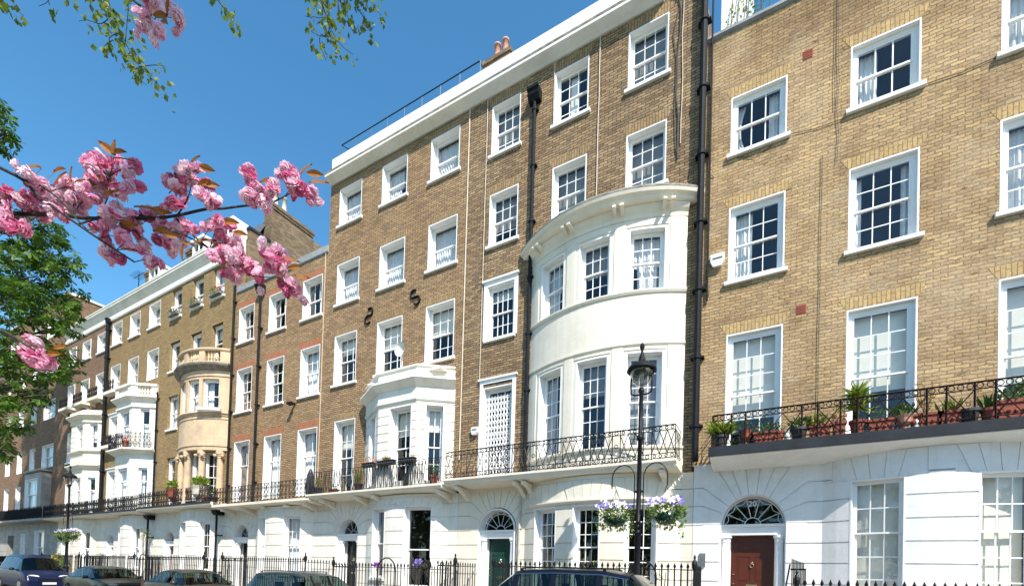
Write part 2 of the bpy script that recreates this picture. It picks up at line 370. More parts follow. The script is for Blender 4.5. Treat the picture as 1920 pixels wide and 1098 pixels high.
def voussoirs(mb,path,c,r,zs,ztop,half,levels,pf,pb,m=0,gap=.011,ntop=3):
    """arch stones: joints leave the arch radially and end on the rectangle edge at the course levels"""
    th=[0.]
    for z in sorted(levels):
        if zs+.1<z<ztop-.1: th.append(math.atan2(z-zs,half))
    tc=math.atan2(ztop-zs,half)
    for k in range(ntop): 
        x=half*(1-2*(k+.9)/(ntop*2+.8))
        th.append(math.atan2(ztop-zs,max(x,.09)))
    th=sorted(set(th)); th=[t for t in th if t<PI/2-.02]
    al=th+[PI-t for t in reversed(th)]
    def edge(t):
        dx,dz=math.cos(t),math.sin(t); k=1e9
        if abs(dx)>1e-6:k=min(k,half/abs(dx))
        if dz>1e-6:k=min(k,(ztop-zs)/dz)
        return (c+dx*k,zs+dz*k)
    for a,b in zip(al,al[1:]):
        a2,b2=a+gap/1.2,b-gap/1.2
        inner=[(c+r*math.cos(a2+(b2-a2)*i/4),zs+r*math.sin(a2+(b2-a2)*i/4)) for i in range(5)]
        e1,e2=edge(a2),edge(b2); outer=[e1]
        for tcn,cn in ((tc,(c+half,ztop)),(PI-tc,(c-half,ztop))):
            if a2<tcn-1e-3 and b2>tcn+1e-3: outer.append(cn)
        outer.append(e2)
        mb.prism(path,inner[::-1]+outer if False else outer+inner[::-1],pb,pf,m)

# ------------------------------------------------------------------ windows
def window(house,path,a,b,z0,z1,cols=3,rt=2,rb=2,rev=.2,curt=None,sill=True,lint=None,trim=.004,pf=0.,frame=.055,bar=.022,mid=.5,open_low=0.,liner='paint_white',lh=.26,hood=False,name='window',label=None,skipbars=False,blind=.5,arch=None):
    mb=MB(); T=.035
    pb=-rev-.12
    # painted reveals, a few mm proud of the brick face
    mb.band(path,a,a+T,z0,z1,pb,pf+trim); mb.band(path,b-T,b,z0,z1,pb,pf+trim)
    mb.band(path,a+T,b-T,z1-T,z1,pb,pf+trim)
    mb.band(path,a+T,b-T,z0,z0+.02,pb,pf-.01)
    a1,b1,c1,d1=a+T,b-T,z0+.02,z1-T
    F=frame
    # box frame
    mb.band(path,a1,a1+F,c1,d1,pb,-rev); mb.band(path,b1-F,b1,c1,d1,pb,-rev); mb.band(path,a1+F,b1-F,d1-F,d1,pb,-rev)
    a2,b2,c2,d2=a1+F,b1-F,c1,d1-F
    zm=c2+(d2-c2)*mid
    st=.042
    def sash(za,zb,p0,p1,n,bot,top):
        mb.band(path,a2,a2+st,za,zb,p0,p1); mb.band(path,b2-st,b2,za,zb,p0,p1)
        mb.band(path,a2+st,b2-st,zb-top,zb,p0,p1); mb.band(path,a2+st,b2-st,za,za+bot,p0,p1)
        A,B,C,D=a2+st,b2-st,za+bot,zb-top
        if not skipbars:
            for i in range(1,cols):
                x=A+(B-A)*i/cols; mb.band(path,x-bar/2,x+bar/2,C,D,p0+.006,p1-.006)
            for j in range(1,n):
                z=C+(D-C)*j/n; mb.band(path,A,B,z-bar/2,z+bar/2,p0+.009,p1-.009)
        return A,B,C,D
    pu=(-rev-.045,-rev-.01); pl=(-rev-.085,-rev-.05)
    up=sash(zm,d2,*pu,rt,.04,.045)
    lo=sash(c2+open_low,zm+.04+open_low*.0,*pl,rb,.07,.04)
    w=part(mb,name,liner,house,label=label)
    g=MB()
    for (A,B,C,D),pp in ((up,sum(pu)/2),(lo,sum(pl)/2)):
        cs=path.cuts(A,B)
        for x,y in zip(cs,cs[1:]): g.quad(path.pos(x,pp,C),path.pos(y,pp,C),path.pos(y,pp,D),path.pos(x,pp,D))
    part(g,'pane','glass',w)
    if sill:
        s=MB(); s.sweep(path,a-.08,b+.08,[(-.02,z0-.11),(-.02,z0+.012),(.0,z0+.012),(.085,z0-.012),(.085,z0-.10),(.06,z0-.11)])
        part(s,'sill',liner if liner!='sandstone' else 'sandstone',w)
    if lint:
        l=MB(); e=.16 if lh>.2 else .1
        l.prism(path,[(a-.01,z1+.003),(b+.01,z1+.003),(b+e,z1+lh),(a-e,z1+lh)],-.05,.004); part(l,'lintel',lint,w)
    if hood:
        h=MB(); q=.13
        h.band(path,a-q,a-.001,z0-.02,z1+.001,-.04,.035); h.band(path,b+.001,b+q,z0-.02,z1+.001,-.04,.035)
        h.band(path,a-q,b+q,z1+.001,z1+.16,-.04,.037); h.band(path,a-q-.05,b+q+.05,z1+.16,z1+.22,-.04,.10)
        part(h,'surround','paint_white',w)
    if curt:
        c=MB(); p0=-rev-.20
        def cloth(x0,x1,zb,zt,amp,wl,sweepout=0.):
            c=MB()
            n=max(6,int((x1-x0)/wl*6)); ph=random.random()*6
            rows=5
            P=[[None]*(n+1) for _ in range(rows+1)]
            for j in range(rows+1):
                fj=j/rows
                for i in range(n+1):
                    x=x0+(x1-x0)*i/n; x+=sweepout*math.sin(PI*fj*.9)*(1 if i==n else i/n)
                    pp=p0+amp*math.sin(ph+2*PI*(x-x0)/wl+math.sin(i*.7)*.8)*(.5+.5*(1-fj))
                    P[j][i]=path.pos(max(a1,min(b1,x)),pp,zb+(zt-zb)*fj)
            for j in range(rows):
                for i in range(n): c.quad(P[j][i],P[j][i+1],P[j+1][i+1],P[j+1][i])
            part(c,'curtain','curtain_net',w,True)
        mt='curtain_net'; nm='curtain'
        if curt=='net': cloth(a1,b1,c2,d2,.035,.11)
        elif curt=='netlow': cloth(a1,b1,c2,zm+.02,.04,.10)
        elif curt=='drapes':
            w_=(b1-a1)*.2; cloth(a1,a1+w_,c2,d2,.03,.09); cloth(b1-w_,b1,c2,d2,.03,.09)
        elif curt=='tied':
            w_=(b1-a1)*.30; cloth(a1,a1+w_,c2,d2,.03,.09,-w_*.5); cloth(b1-w_,b1,c2,d2,.03,.09,w_*.4)
        elif curt=='left': cloth(a1,a1+(b1-a1)*.42,c2,d2,.03,.09)
        elif curt=='netleft': cloth(a1,a1+(b1-a1)*.5,c2,zm,.04,.10); cloth(a1,a1+(b1-a1)*.6,zm,d2,.03,.12)
        elif curt=='mid': cloth(a1+(b1-a1)*.22,a1+(b1-a1)*.88,c2,zm+.02,.05,.12); cloth(a1,b1,zm,d2,.03,.14)
        elif curt=='blind':
            nm='blind'; mt='blind_cream'; zb=c2+(d2-c2)*(1-blind)
            c.band(path,a1+.02,b1-.02,zb,d2,p0-.004,p0+.004); c.band(path,a1+.02,b1-.02,zb-.03,zb,p0-.01,p0+.01)
        elif curt=='whiteblind':
            nm='blind'; zb=c2+(d2-c2)*(1-blind)
            c.band(path,a1+.02,b1-.02,zb,d2,p0-.004,p0+.004); c.band(path,a1+.02,b1-.02,zb-.03,zb,p0-.01,p0+.01)
        elif curt=='roman':
            nm='blind'; mt='blind_cream'; zb=c2+(d2-c2)*(1-blind)
            k=4
            for i in range(k): c.band(path,a1+.02,b1-.02,zb+i*.07,zb+(i+1)*.07-.008,p0-.004,p0+.03-.006*i)
            c.band(path,a1+.02,b1-.02,zb+k*.07,d2,p0-.004,p0+.004)
        elif curt=='grey':
            nm='blind'; mt='blind_grey'; zb=c2+(d2-c2)*(1-blind); c.band(path,a1+.02,b1-.02,zb,d2,p0-.004,p0+.004)
        elif curt=='shutter':
            nm='shutter'; c.band(path,a1+(b1-a1)*.36,a1+(b1-a1)*.62,c2,d2,p0,p0+.03); mt='paint_white'
        if c.f: part(c,nm,mt,w)
    return w

# ------------------------------------------------------------------ doors
def front_door(house,c,zs,r,colour,zth=.5,leaf=.5,lc=None,number=None,fan='spokes',wallp=0.,depth=.34):
    """arched doorway: fanlight, transom, engaged columns, six panel leaf; c centre, zs springing, r radius"""
    P=FLAT; lc=c if lc is None else lc
    f=MB(); D=-depth
    # plaster lining behind the arch
    n=18
    for i in range(n):
        t0,t1=PI*i/n,PI*(i+1)/n; ro,ri=r+.02,r-.03
        f.prism(P,[(c+ro*math.cos(t0),zs+ro*math.sin(t0)),(c+ro*math.cos(t1),zs+ro*math.sin(t1)),(c+ri*math.cos(t1),zs+ri*math.sin(t1)),(c+ri*math.cos(t0),zs+ri*math.sin(t0))],D-.02,wallp-.012)
    f.band(P,c-r+.001,c+r-.001,zs-.27,zs-.06,D-.05,-.12); f.band(P,c-r+.001,c+r-.001,zs-.06,zs,D-.05,-.07)
    f.band(P,c-r+.001,c-leaf,zth-.05,zs-.271,D-.05,D); f.band(P,c+leaf,c+r-.001,zth-.05,zs-.271,D-.05,D)
    for s in (-1,1): f.band(P,min(c+s*(r+.02),c+s*(r-.03)),max(c+s*(r+.02),c+s*(r-.03)),zth-.05,zs-.0005,D-.02,wallp-.012)
    # engaged columns
    for s in (-1,1):
        x=c+s*(r-.14)
        def cyl(r0,z,r1,z1): f.lathe((x,-(-.2),0),[(0,z),(r0,z),(r1,z1),(0,z1)],14)
        f.lathe((x,.20,0),[(.15,zth-.05),(.15,zth+.1),(.12,zth+.14),(.115,zth+.2),(.098,zs-.45),(.11,zs-.44),(.11,zs-.42),(.10,zs-.4),(.125,zs-.35),(.14,zs-.34),(.14,zs-.272),(0,zs-.272)],16)
    fr=part(f,'door_frame','paint_white',house)
    # fanlight
    g=MB(); pg=D+.02; n=20; R=r-.05
    base=[P.pos(c+R*math.cos(PI*i/n),pg,zs+R*math.sin(PI*i/n)) for i in range(n+1)]
    g.quad(*base); part(g,'fanlight_glass','glass',fr)
    k=MB(); th=.011
    def bar(pts,t=th): k.tube([P.pos(x,pg+.02,z) for x,z in pts],t,4,caps=False)
    bar([(c+R*math.cos(PI*i/n),zs+R*math.sin(PI*i/n)) for i in range(n+1)],.018)
    bar([(c-R,zs+.01),(c+R,zs+.01)],.018)
    ri=R*.27
    bar([(c+ri*math.cos(PI*i/10),zs+ri*math.sin(PI*i/10)) for i in range(11)])
    ns=7 if fan!='tall' else 5
    for i in range(1,ns):
        t=PI*i/ns; bar([(c+ri*math.cos(t),zs+ri*math.sin(t)),(c+R*.93*math.cos(t),zs+R*.93*math.sin(t))])
    for i in range(ns):
        t0,t1=PI*i/ns,PI*(i+1)/ns; tm=(t0+t1)/2
        bar([(c+R*rr*math.cos(t),zs+R*rr*math.sin(t)) for t,rr in ((t0,.96),((t0+tm)/2,.87),(tm,.84),((t1+tm)/2,.87),(t1,.96))],.008)
    if fan=='dense':
        for i in range(1,26):
            t=PI*i/26; bar([(c+R*.86*math.cos(t),zs+R*.86*math.sin(t)),(c+R*.98*math.cos(t),zs+R*.98*math.sin(t))],.008)
        bar([(c+R*.86*math.cos(PI*i/n),zs+R*.86*math.sin(PI*i/n)) for i in range(n+1)],.009)
    part(k,'fanlight_bars','paint_white',fr)
    # leaf
    d=MB(); a,b,z0,z1=lc-leaf+.003,lc+leaf-.003,zth,zs-.274; pd=D-.03
    if lc!=c: a,b=c-leaf+.003,c+leaf-.003
    w=b-a; h=z1-z0
    d.band(P,a,b,z0,z1,pd-.04,pd-.012)
    xs=[a,a+w*.13,a+w*.46,a+w*.54,a+w*.87,b]; zs_=[z0,z0+h*.1,z0+h*.38,z0+h*.46,z0+h*.76,z0+h*.81,z0+h*.94,z1]
    for q in range(len(zs_)-1):
        if q%2==0: d.band(P,a,b,zs_[q],zs_[q+1],pd-.013,pd)
        else:
            for x0,x1 in ((xs[0],xs[1]),(xs[2],xs[3]),(xs[4],xs[5])): d.band(P,x0,x1,zs_[q],zs_[q+1],pd-.013,pd)
            for x0,x1 in ((xs[1],xs[2]),(xs[3],xs[4])): d.band(P,x0+.05,x1-.05,zs_[q]+.05,zs_[q+1]-.05,pd-.013,pd-.004)
    dr=part(d,'door',colour,house)
    h_=MB(); zc=z0+h*.68
    h_.ring(P,(a+b)/2,zc-.06,.045,pd+.02,.012,10); h_.lathe(P.pos((a+b)/2,pd+.012,zc),[(0,-.03),(.03,-.015),(.035,.01),(.02,.035),(0,.04)],10)
    part(h_,'knocker','brass',dr)
    l=MB(); l.band(P,(a+b)/2-.13,(a+b)/2+.13,z0+h*.42-.035,z0+h*.42+.035,pd,pd+.012); part(l,'letter_plate','brass',dr)
    for hz_ in (.55,.44): q=MB(); q.lathe(P.pos(a+w*.07,pd+.02,z0+h*hz_),[(0,-.025),(.025,-.01),(.025,.01),(0,.025)],10); part(q,'lock','brass',dr)
    st=MB()
    st.box(c-r,c+r,-.01,depth+.06,.0,zth-.052); st.box(c-r+.0,c+r,-.45,-.011,.12,zth-.16) ; st.box(c-r,c+r,-.78,-.452,.12,zth-.28)
    part(st,'steps','stone_grey',house)
    if number:
        cu=bpy.data.curves.new('house_number','FONT'); cu.body=number; cu.size=.19; cu.extrude=.004; cu.align_x='CENTER'; cu.offset=.004
        ob=bpy.data.objects.new('tmp',cu); COL.objects.link(ob)
        bpy.context.view_layer.update()
        me=bpy.data.meshes.new_from_object(ob.evaluated_get(bpy.context.evaluated_depsgraph_get())); COL.objects.unlink(ob); bpy.data.objects.remove(ob)
        me.name='house_number'; me.materials.clear(); me.materials.append(MAT['paint_white'])
        me.transform(Matrix.Translation((c-.01,-(pg+.03),zs+R*.70))@Matrix.Rotation(PI/2,4,'X'))
        o=bpy.data.objects.new('house_number',me); COL.objects.link(o); attach(o,fr)

# ------------------------------------------------------------------ railings
def railing(parent,path,a,b,z0,z1,p,style,mat='iron_black',name='railing',ends=False):
    mb=MB(); T=lambda s,z,pp=p:path.pos(s,pp,z)
    def seg(x0,y0,x1,y1,r=.009): mb.tube([T(x0,y0),T(x1,y1)],r,4,caps=False)
    def rail(z,r): 
        cs=path.cuts(a,b); mb.tube([T(s,z) for s in cs],r,4)
    L=b-a
    if style=='cross':
        zt=z1-.14; zb=z0+.07
        rail(z1,.020); rail(zt,.012); rail(zb,.012)
        x=a; k=0
        while x<b-.05:
            w=(.42,.30,1.15,.30)[k%4]; w=min(w,b-x)
            seg(x,z0,x,z1,.019)
            if k%4==0 and w>.3:
                seg(x,zb,x+w,zt,.011); seg(x,zt,x+w,zb,.011); zc=(zb+zt)/2
                mb.ring(path,x+w*.36-.06,zc,.035,p); mb.ring(path,x+w*.64+.06,zc,.035,p)
            elif k%4==2 and w>.3:
                n=max(1,round(w/.38))
                for i in range(n):
                    u0=x+w*i/n; u1=x+w*(i+1)/n; seg(u0,zb,u1,zt,.010); seg(u0,zt,u1,zb,.010)
            else: seg(x+w/2,zb,x+w/2,z0+.3,.005) if False else None
            n=max(1,round(w/.125))
            for i in range(n): mb.ring(path,x+w*(i+.5)/n,(z1+zt)/2,.052,p,.009)
            x+=w; k+=1
        seg(b,z0,b,z1,.013)
    elif style=='diamond':
        zt=z1-.12; zb=z0+.16; z2=z0+.04
        rail(z1,.018); rail(zt,.012); rail(zb,.012); rail(z2,.013)
        x=a;k=0
        while x<b-.05:
            w=min((.62,.22)[k%2],b-x); seg(x,z0,x,z1,.014)
            if k%2==0 and w>.3:
                n=3
                for i in range(n):
                    u0=x+w*i/n; u1=x+w*(i+1)/n; seg(u0,zb,u1,zt,.012); seg(u0,zt,u1,zb,.012)
                for zz in ((z1+zt)/2,(zb+z2)/2):
                    for i in range(4):
                        c=x+w*(i+.5)/4; mb.ring(path,c,zz,.038,p,.012,6); 
            elif w>.1:
                for zz in ((z1+zt)/2,(zb+z2)/2,(zb+zt)/2): mb.ring(path,x+w/2,zz,.05,p,.012,8)
            x+=w;k+=1
        seg(b,z0,b,z1,.010)
    elif style=='wavy':
        rail(z1,.011); rail(z0+.04,.009); rail(z1-.06,.006)
        n=int(L/.145)
        for i in range(n):
            c=a+L*(i+.5)/n
            for s in (-1,1):
                pts=[]
                for j in range(9):
                    t=j/8; pts.append(T(c+s*.062*math.sin(PI*t)*(1 if t<.5 else .75)*(1 if i%2 else -.6*math.cos(PI*t)+.4),z0+.04+(z1-z0-.1)*t))
                mb.tube(pts,.015,4,caps=False)
            if i%6==0: seg(c+L/n/2,z0,c+L/n/2,z1,.011)
        if True:
            for i in range(n): mb.ring(path,a+L*(i+.5)/n,z1-.03,.025,p,.004,6)
    elif style=='scroll':
        rail(z1,.012); rail(z0+.05,.009); 
        n=int(L/.24)
        for i in range(n):
            c=a+L*(i+.5)/n; hh=z1-z0
            for s in (-1,1):
                pts=[]
                for j in range(15):
                    t=j/14; pts.append(T(c+s*(.02+.07*abs(math.sin(2*PI*t))),z0+.05+(hh-.07)*t))
                mb.tube(pts,.0125,4,caps=False)
            mb.ring(path,c,z0+hh*.28,.045,p,.010,7); mb.ring(path,c,z0+hh*.75,.045,p,.010,7); seg(c,z0+.05,c,z1,.011)
            if i%4==0: seg(c+L/n/2,z0,c+L/n/2,z1+.03,.013)
    elif style=='spear':
        rail(z1-.14,.012); rail(z0+.12,.012)
        n=max(1,int(L/.15)); 
        for i in range(n+1):
            c=a+L*i/n; q=T(c,0)
            seg(c,z0,c,z1-.06,.018)
            mb.lathe((q[0],q[1],z1-.1),[(.018,0),(.034,.02),(.036,.045),(.0,.14)],5)
    o=part(mb,name,mat,parent) if parent else mb.build(name,mat)
    return o

def slab(house,a,b,z0,z1,p,mats,dark=False,brackets=(),fasc=None,name='balcony'):
    mb=MB()
    mb.sweep(FLAT,a,b,[(-.02,z0),(-.02,z1),(p,z1),(p,z1-.05 if not dark else z0),(p-.05,z1-.07 if not dark else z0),(p-.05,z0)][:6] if not dark else [(-.02,z0),(-.02,z1),(p,z1),(p,z0)],0)
    for x in brackets:
        mb.sweep(FLAT,x-.06,x+.06,[(-.02,z0-.30),(-.02,z0-.001),(p*.88,z0-.001),(p*.88,z0-.07),(p*.55,z0-.12),(.12,z0-.28)],0)
    return part(mb,name,mats[0],house)
def pipe(house,u,z0,z1,r=.055,p=.12,mat='pipe_black',hopper=False,joints=True,name='drainpipe'):
    mb=MB(); mb.tube([(u,-p,z0),(u,-p,z1)],r,10)
    z=z0+.9
    while joints and z<z1-.3:
        mb.tube([(u,-p,z),(u,-p,z+.09)],r*1.3,10); mb.box(u-r*1.9,u+r*1.9,-p+.0,-.001,z+.02,z+.07); z+=1.83
    if hopper:
        w,h=hopper; mb.sweep(FLAT,u-w/2,u+w/2,[(.0,z1-.03),(.0,z1+h),(p+w*.5,z1+h),(p+w*.5,z1+h*.8),(p+w*.38,z1+h*.7),(p+w*.36,z1+h*.35),(p+r,z1-.03)])
    part(mb,name,mat,house)
def cable(house,u,z0,z1,mat='cable_pale',r=.014,wob=.02,name='cable'):
    mb=MB(); n=max(3,int((z1-z0)/.6)); mb.tube([(u+random.uniform(-wob,wob)*.5,-.03,z0+(z1-z0)*i/n) for i in range(n+1)],r,5); part(mb,name,mat,house)
def cornice(house,a,b,z,prof,mat,name='cornice',top=None,path=FLAT):
    mb=MB(); mb.sweep(path,a,b,[(p,z+h) for p,h in prof]); 
    return part(mb,name,mat,house)
def interior(house,a,b,levels,mat='interior',depth=1.6):
    mb=MB(); mb.box(a+.02,b-.02,depth,depth+.05,0,levels[-1])
    for z in levels: mb.box(a+.02,b-.02,.32,depth-.001,z-.15,z)
    n=3
    for i in range(1,n): x=a+(b-a)*i/n; mb.box(x-.05,x+.05,.32,depth-.002,0,levels[-1]-.16)
    part(mb,'interior',mat,house)
def shell(house,a,b,z,mat,y1=9.,roofm='slate',t=.3):
    mb=MB()
    mb.box(a,a+.2,.301,y1,0,z); mb.box(b-.2,b,.301,y1,0,z); mb.box(a+.201,b-.201,y1-.2,y1,0,z)
    part(mb,'side_wall',mat,house)
    r=MB(); r.box(a+.201,b-.201,.31,y1-.201,z-.5,z-.3); return part(r,'roof',roofm,house)
#==PART2==
# ------------------------------------------------------------------ houses
LV=[.55,1.05,1.55,2.05,2.53,3.02,3.52,4.0]
def house(label,u0,u1):
    return thing('terraced_house',label,'house',((u0+u1)/2,0,0),'terraced houses in the row')
def ground_floor(h,u0,u1,door,bow,wins,mat,ztop=4.45,spring=3.03,arch_r=.74,bowpath=None,flatop=True):
    """stucco ground floor: flat part with arched doorway, shallow bow with windows"""
    mb=MB(); b0,b1=bow; pf=.03
    segs=[(u0,b0),(b1,u1)]
    half=arch_r+.42
    for a,b in segs:
        if b-a<.02: continue
        if door and a<=door<=b:
            dl,dr=max(a+.001,door-half),min(b-.001,door+half); hf=min(door-dl,dr-door)
            dl,dr=door-hf,door+hf
            wall(mb,FLAT,a,dl,0,ztop,(),LV,pf); wall(mb,FLAT,dr,b,0,ztop,(),LV,pf)
            wall(mb,FLAT,dl,door-arch_r,0,spring,(),LV,pf); wall(mb,FLAT,door+arch_r,dr,0,spring,(),LV,pf)
            arch_fill(mb,FLAT,door,arch_r,spring,ztop-.12,-.3,pf-.021,16,0,hf)
            voussoirs(mb,FLAT,door,arch_r,spring,ztop-.12,hf,LV,pf-.02,pf)
            mb.band(FLAT,dl,dr,ztop-.119,ztop,-.3,pf)
        else: wall(mb,FLAT,a,b,0,ztop,(),LV,pf)
    if b1>b0:
        P=bowpath or arc(b0,b1,.5)
        tops=[w[3] for w in wins]; zt=max(tops) if tops else 3.9
        hb=[]
        if flatop:
            wall(mb,P,0,P.end,0,zt,[(w[0],w[1],w[2],w[3]+.01) for w in wins],LV,pf,-.22)
            # flat arches over the openings: tapered stones with open joints
            mb.band(P,0,P.end,zt,ztop,-.22,pf-.02)
            x=0.; stones=[]
            for w in wins:
                c=(w[0]+w[1])/2; hw=(w[1]-w[0])/2
                for k in range(5):
                    f0,f1=-1+2*k/5,-1+2*(k+1)/5
                    stones.append([(c+f0*(hw+.12)+.006,zt+.004),(c+f1*(hw+.12)-.006,zt+.004),(c+f1*(hw+.34)-.006,ztop-.12),(c+f0*(hw+.34)+.006,ztop-.12)])
            for s in stones: mb.prism(P,s,pf-.02,pf)
            mb.band(P,0,P.end,ztop-.11,ztop,pf-.02,pf+.0)
            edges=[0.]
            for w in wins: c=(w[0]+w[1])/2; hw=(w[1]-w[0])/2; edges+=[c-hw-.35,c+hw+.35]
            edges.append(P.end)
            for i in range(0,len(edges),2):
                if edges[i+1]-edges[i]>.06:
                    wall(mb,P,edges[i]+.006,edges[i+1]-.006,zt+.004,ztop-.12,(),LV,pf,pf-.02)
        else:
            wall(mb,P,0,P.end,0,ztop,[tuple(w[:4]) for w in wins],LV,pf,-.22)
    return part(mb,'ground_floor_wall',mat,h)

def brick_front(h,u0,u1,z0,z1,ops,mat,name='front_wall'):
    mb=MB(); wall(mb,FLAT,u0,u1,z0,z1,ops); return part(mb,name,mat,h)

# ================= number 20
h=house('yellow brick house with red-brown door numbered 20 and potted balcony',-1.95,7.0)
U0,U1=-1.95,7.0
cols=[(-1.17,.11),(1.40,2.69),(3.98,5.26)]
ops=[]
for a,b in cols: ops+=[(a,b,12.76,14.28),(a,b,9.38,11.34),(a,b,5.0,7.98)]
brick_front(h,U0,U1,4.60,16.08,ops,'brick_yellow')
cur4=['tied','left','net']; cur3=['left','drapes','left']
for i,(a,b) in enumerate(cols):
    window(h,FLAT,a,b,12.76,14.28,3,1,1,.10,cur4[i],lint='gauged_yellow',bar=.028,frame=.085)
    window(h,FLAT,a,b,9.38,11.34,3,2,2,.10,cur3[i],lint='gauged_yellow',bar=.022,frame=.085,open_low=.06 if i==0 else 0)
    window(h,FLAT,a,b,5.0,7.98,3,3,1,.10,'blind',lint='gauged_yellow',bar=.022,sill=True,mid=.47,blind=(.72,.62,.7)[i],frame=.085,lh=.28)
P20=arc(1.0,5.0,.5)
gw=[(.55,1.52,1.1,3.93),(2.66,3.62,1.1,3.93)]
ground_floor(h,U0+.06,U1,-.485,(1.0,5.0),gw,'stucco_white',ztop=4.62,bowpath=P20)
for a,b,z0,z1 in gw: window(h,P20,a,b,z0,z1,3,2,3,.08,'blind',mid=.58,blind=.99,bar=.024,frame=.035,sill=True,pf=.03)
front_door(h,-.485,3.03,.745,'door_red',.52,.50,number='20')
# balcony
mb=MB(); mb.sweep(FLAT,-1.42,U1,[(-.02,4.40),(-.02,4.619),(.86,4.62),(.86,4.60),(.12,4.42)]); 
bal=part(mb,'balcony','stucco_white',h)
mb=MB(); mb.sweep(FLAT,-1.45,U1,[(.02,4.622),(.02,4.845),(.9,4.845),(.9,4.622)]); part(mb,'balcony_edge','fascia_grey',bal)
mb=MB(); mb.box(-1.45,-1.40,-.86,.0,4.55,4.6); 
railing(bal,FLAT,-1.36,U1,4.846,5.62,.86,'cross','iron_brown')
RET=Path([(-1.36,-.02),(-1.36,-.86)],0.)
mb=MB()
for z in (5.62,5.48,4.91): mb.tube([(-1.36,-.02,z),(-1.36,-.86,z)],.012,4)
for k in range(5): mb.tube([(-1.36,-.1-.18*k,4.85),(-1.36,-.1-.18*k,5.62)],.008,4)
for k in range(4): mb.tube([(-1.36,-.86+.02*k,4.9+.12*k),(-1.64,-.70+.02*k,4.62+.06*k)],.006,4)
part(mb,'railing_return','iron_brown',bal)
mb=MB(); mb.sweep(FLAT,U0,U1,[(-.32,16.081),(-.32,16.2),(.07,16.2),(.07,16.13),(.0,16.081)]); part(mb,'coping','stone_grey',h)
interior(h,U0,U1,[.4,4.6,8.6,12.2,15.6])
shell(h,U0,U1,16.0,'brick_yellow')
mb=MB(); mb.box(-1.5,-.72,.34,.62,16.0,18.6); mb.box(-1.53,-.69,.30,.34,16.2,16.26); part(mb,'terrace_wall','stucco_white',h)
for z,u in ((14.57,.53),(8.24,.49)):
    mb=MB(); mb.box(u-.105,u+.105,-.008,.0,z-.11,z+.11)
    for i in range(5): mb.box(u-.09,u+.09,-.016,-.0081,z-.09+i*.04,z-.07+i*.04)
    part(mb,'air_vent','vent_clay',h)
def alarm(h,u,z,w=.30,hh=.30,label=None):
    mb=MB(); mb.prism(FLAT,[(u-w*.3,z-hh/2),(u+w*.3,z-hh/2),(u+w/2,z-hh*.1),(u+w/2,z+hh/2),(u-w/2,z+hh/2),(u-w/2,z-hh*.1)],.001,.11)
    o=part(mb,'alarm_box','paint_stone',h,label=label)
    mb=MB(); mb.prism(FLAT,[(u-w*.34,z+.02),(u+w*.34,z+.02),(u+w*.34,z+.055),(u-w*.34,z+.055)],.111,.114); part(mb,'alarm_band','pot_black',o)
alarm(h,-1.42,10.0,.34,.34)
mb=MB(); mb.box(-1.70,-1.56,-.075,-.03,1.93,2.28); mb.box(-1.67,-1.59,-.08,-.0755,2.1,2.2); part(mb,'entry_phone','steel',h)
cable(h,.86,5.7,11.9,'cable_dark',.007); cable(h,1.16,11.6,16.08,'cable_dark',.006,.05); cable(h,1.09,12.9,16.08,'cable_dark',.006,.03)
for cp in ([(.12,12.72),(.7,12.62),(1.34,12.6)],[(2.75,12.70),(3.4,12.66),(3.95,12.72)],[(-1.75,12.9),(-1.7,12.5),(-1.55,12.3)],[(-1.7,9.7),(-1.62,9.2),(-1.68,8.9)],[(-1.0,12.64),(-.6,12.45),(-.2,12.6)]):
    mb=MB(); mb.tube([(x,-.02,z) for x,z in cp],.008,4); part(mb,'loose_cable','cable_dark',h)

# ================= number 19
h=house('brown brick house with large white three window bow and green door',-9.55,-1.95)
U0,U1=-9.6,-1.95
B19=arc(-6.95,-2.2,.65,20)
cols=[(-8.69,-7.57),(-6.34,-5.19),(-3.97,-2.82)]
ops=[]
for i,(a,b) in enumerate(cols):
    ops+=[(a,b,15.86,17.58),(a,b,12.72,14.5)]
ops+=[(-8.66,-7.60,9.5,11.30),(-8.72,-7.57,4.72,7.86),(-6.75,-2.4,4.8,11.6)]
brick_front(h,U0,U1,4.45,17.95,ops,'brick_grey_tan')
c5=['grey','shutter','grey']
for i,(a,b) in enumerate(cols):
    window(h,FLAT,a,b,15.86,17.58,3,2,2,.18,c5[i],lint='gauged_tan',lh=.3,blind=(.97,.5,.97)[i])
    window(h,FLAT,a,b,12.72,14.5,3,2,2,.18,'grey',lint='gauged_tan',lh=.3,open_low=.07 if i==0 else 0,blind=(.6,.97,.8)[i])
window(h,FLAT,-8.66,-7.60,9.5,11.30,4,2,2,.12,'whiteblind',blind=.16,hood=True)
w=window(h,FLAT,-8.72,-7.57,4.72,7.86,3,3,3,.22,None,sill=False,hood=False)
mb=MB(); mb.band(FLAT,-8.84,-8.721,4.7,7.98,-.02,.035); mb.band(FLAT,-7.569,-7.45,4.7,7.98,-.02,.035); mb.band(FLAT,-8.84,-7.45,7.98,8.1,-.02,.037); mb.band(FLAT,-8.9,-7.39,8.1,8.16,-.02,.09); part(mb,'surround','paint_white',w)
# folding security gate
mb=MB(); n=9
for i in range(n+1):
    u=-8.68+1.07*i/n; mb.band(FLAT,u-.014,u+.014,4.72,7.55,-.15,-.135)
for i in range(n):
    u=-8.68+1.07*i/n; v=-8.68+1.07*(i+1)/n
    for k in range(14):
        z=4.8+k*.2
        mb.tube([(u,.15,z),(v,.15,z+.2)],.011,4,caps=False); mb.tube([(u,.16,z+.2),(v,.16,z)],.011,4,caps=False)
part(mb,'security_gate','paint_white',w)
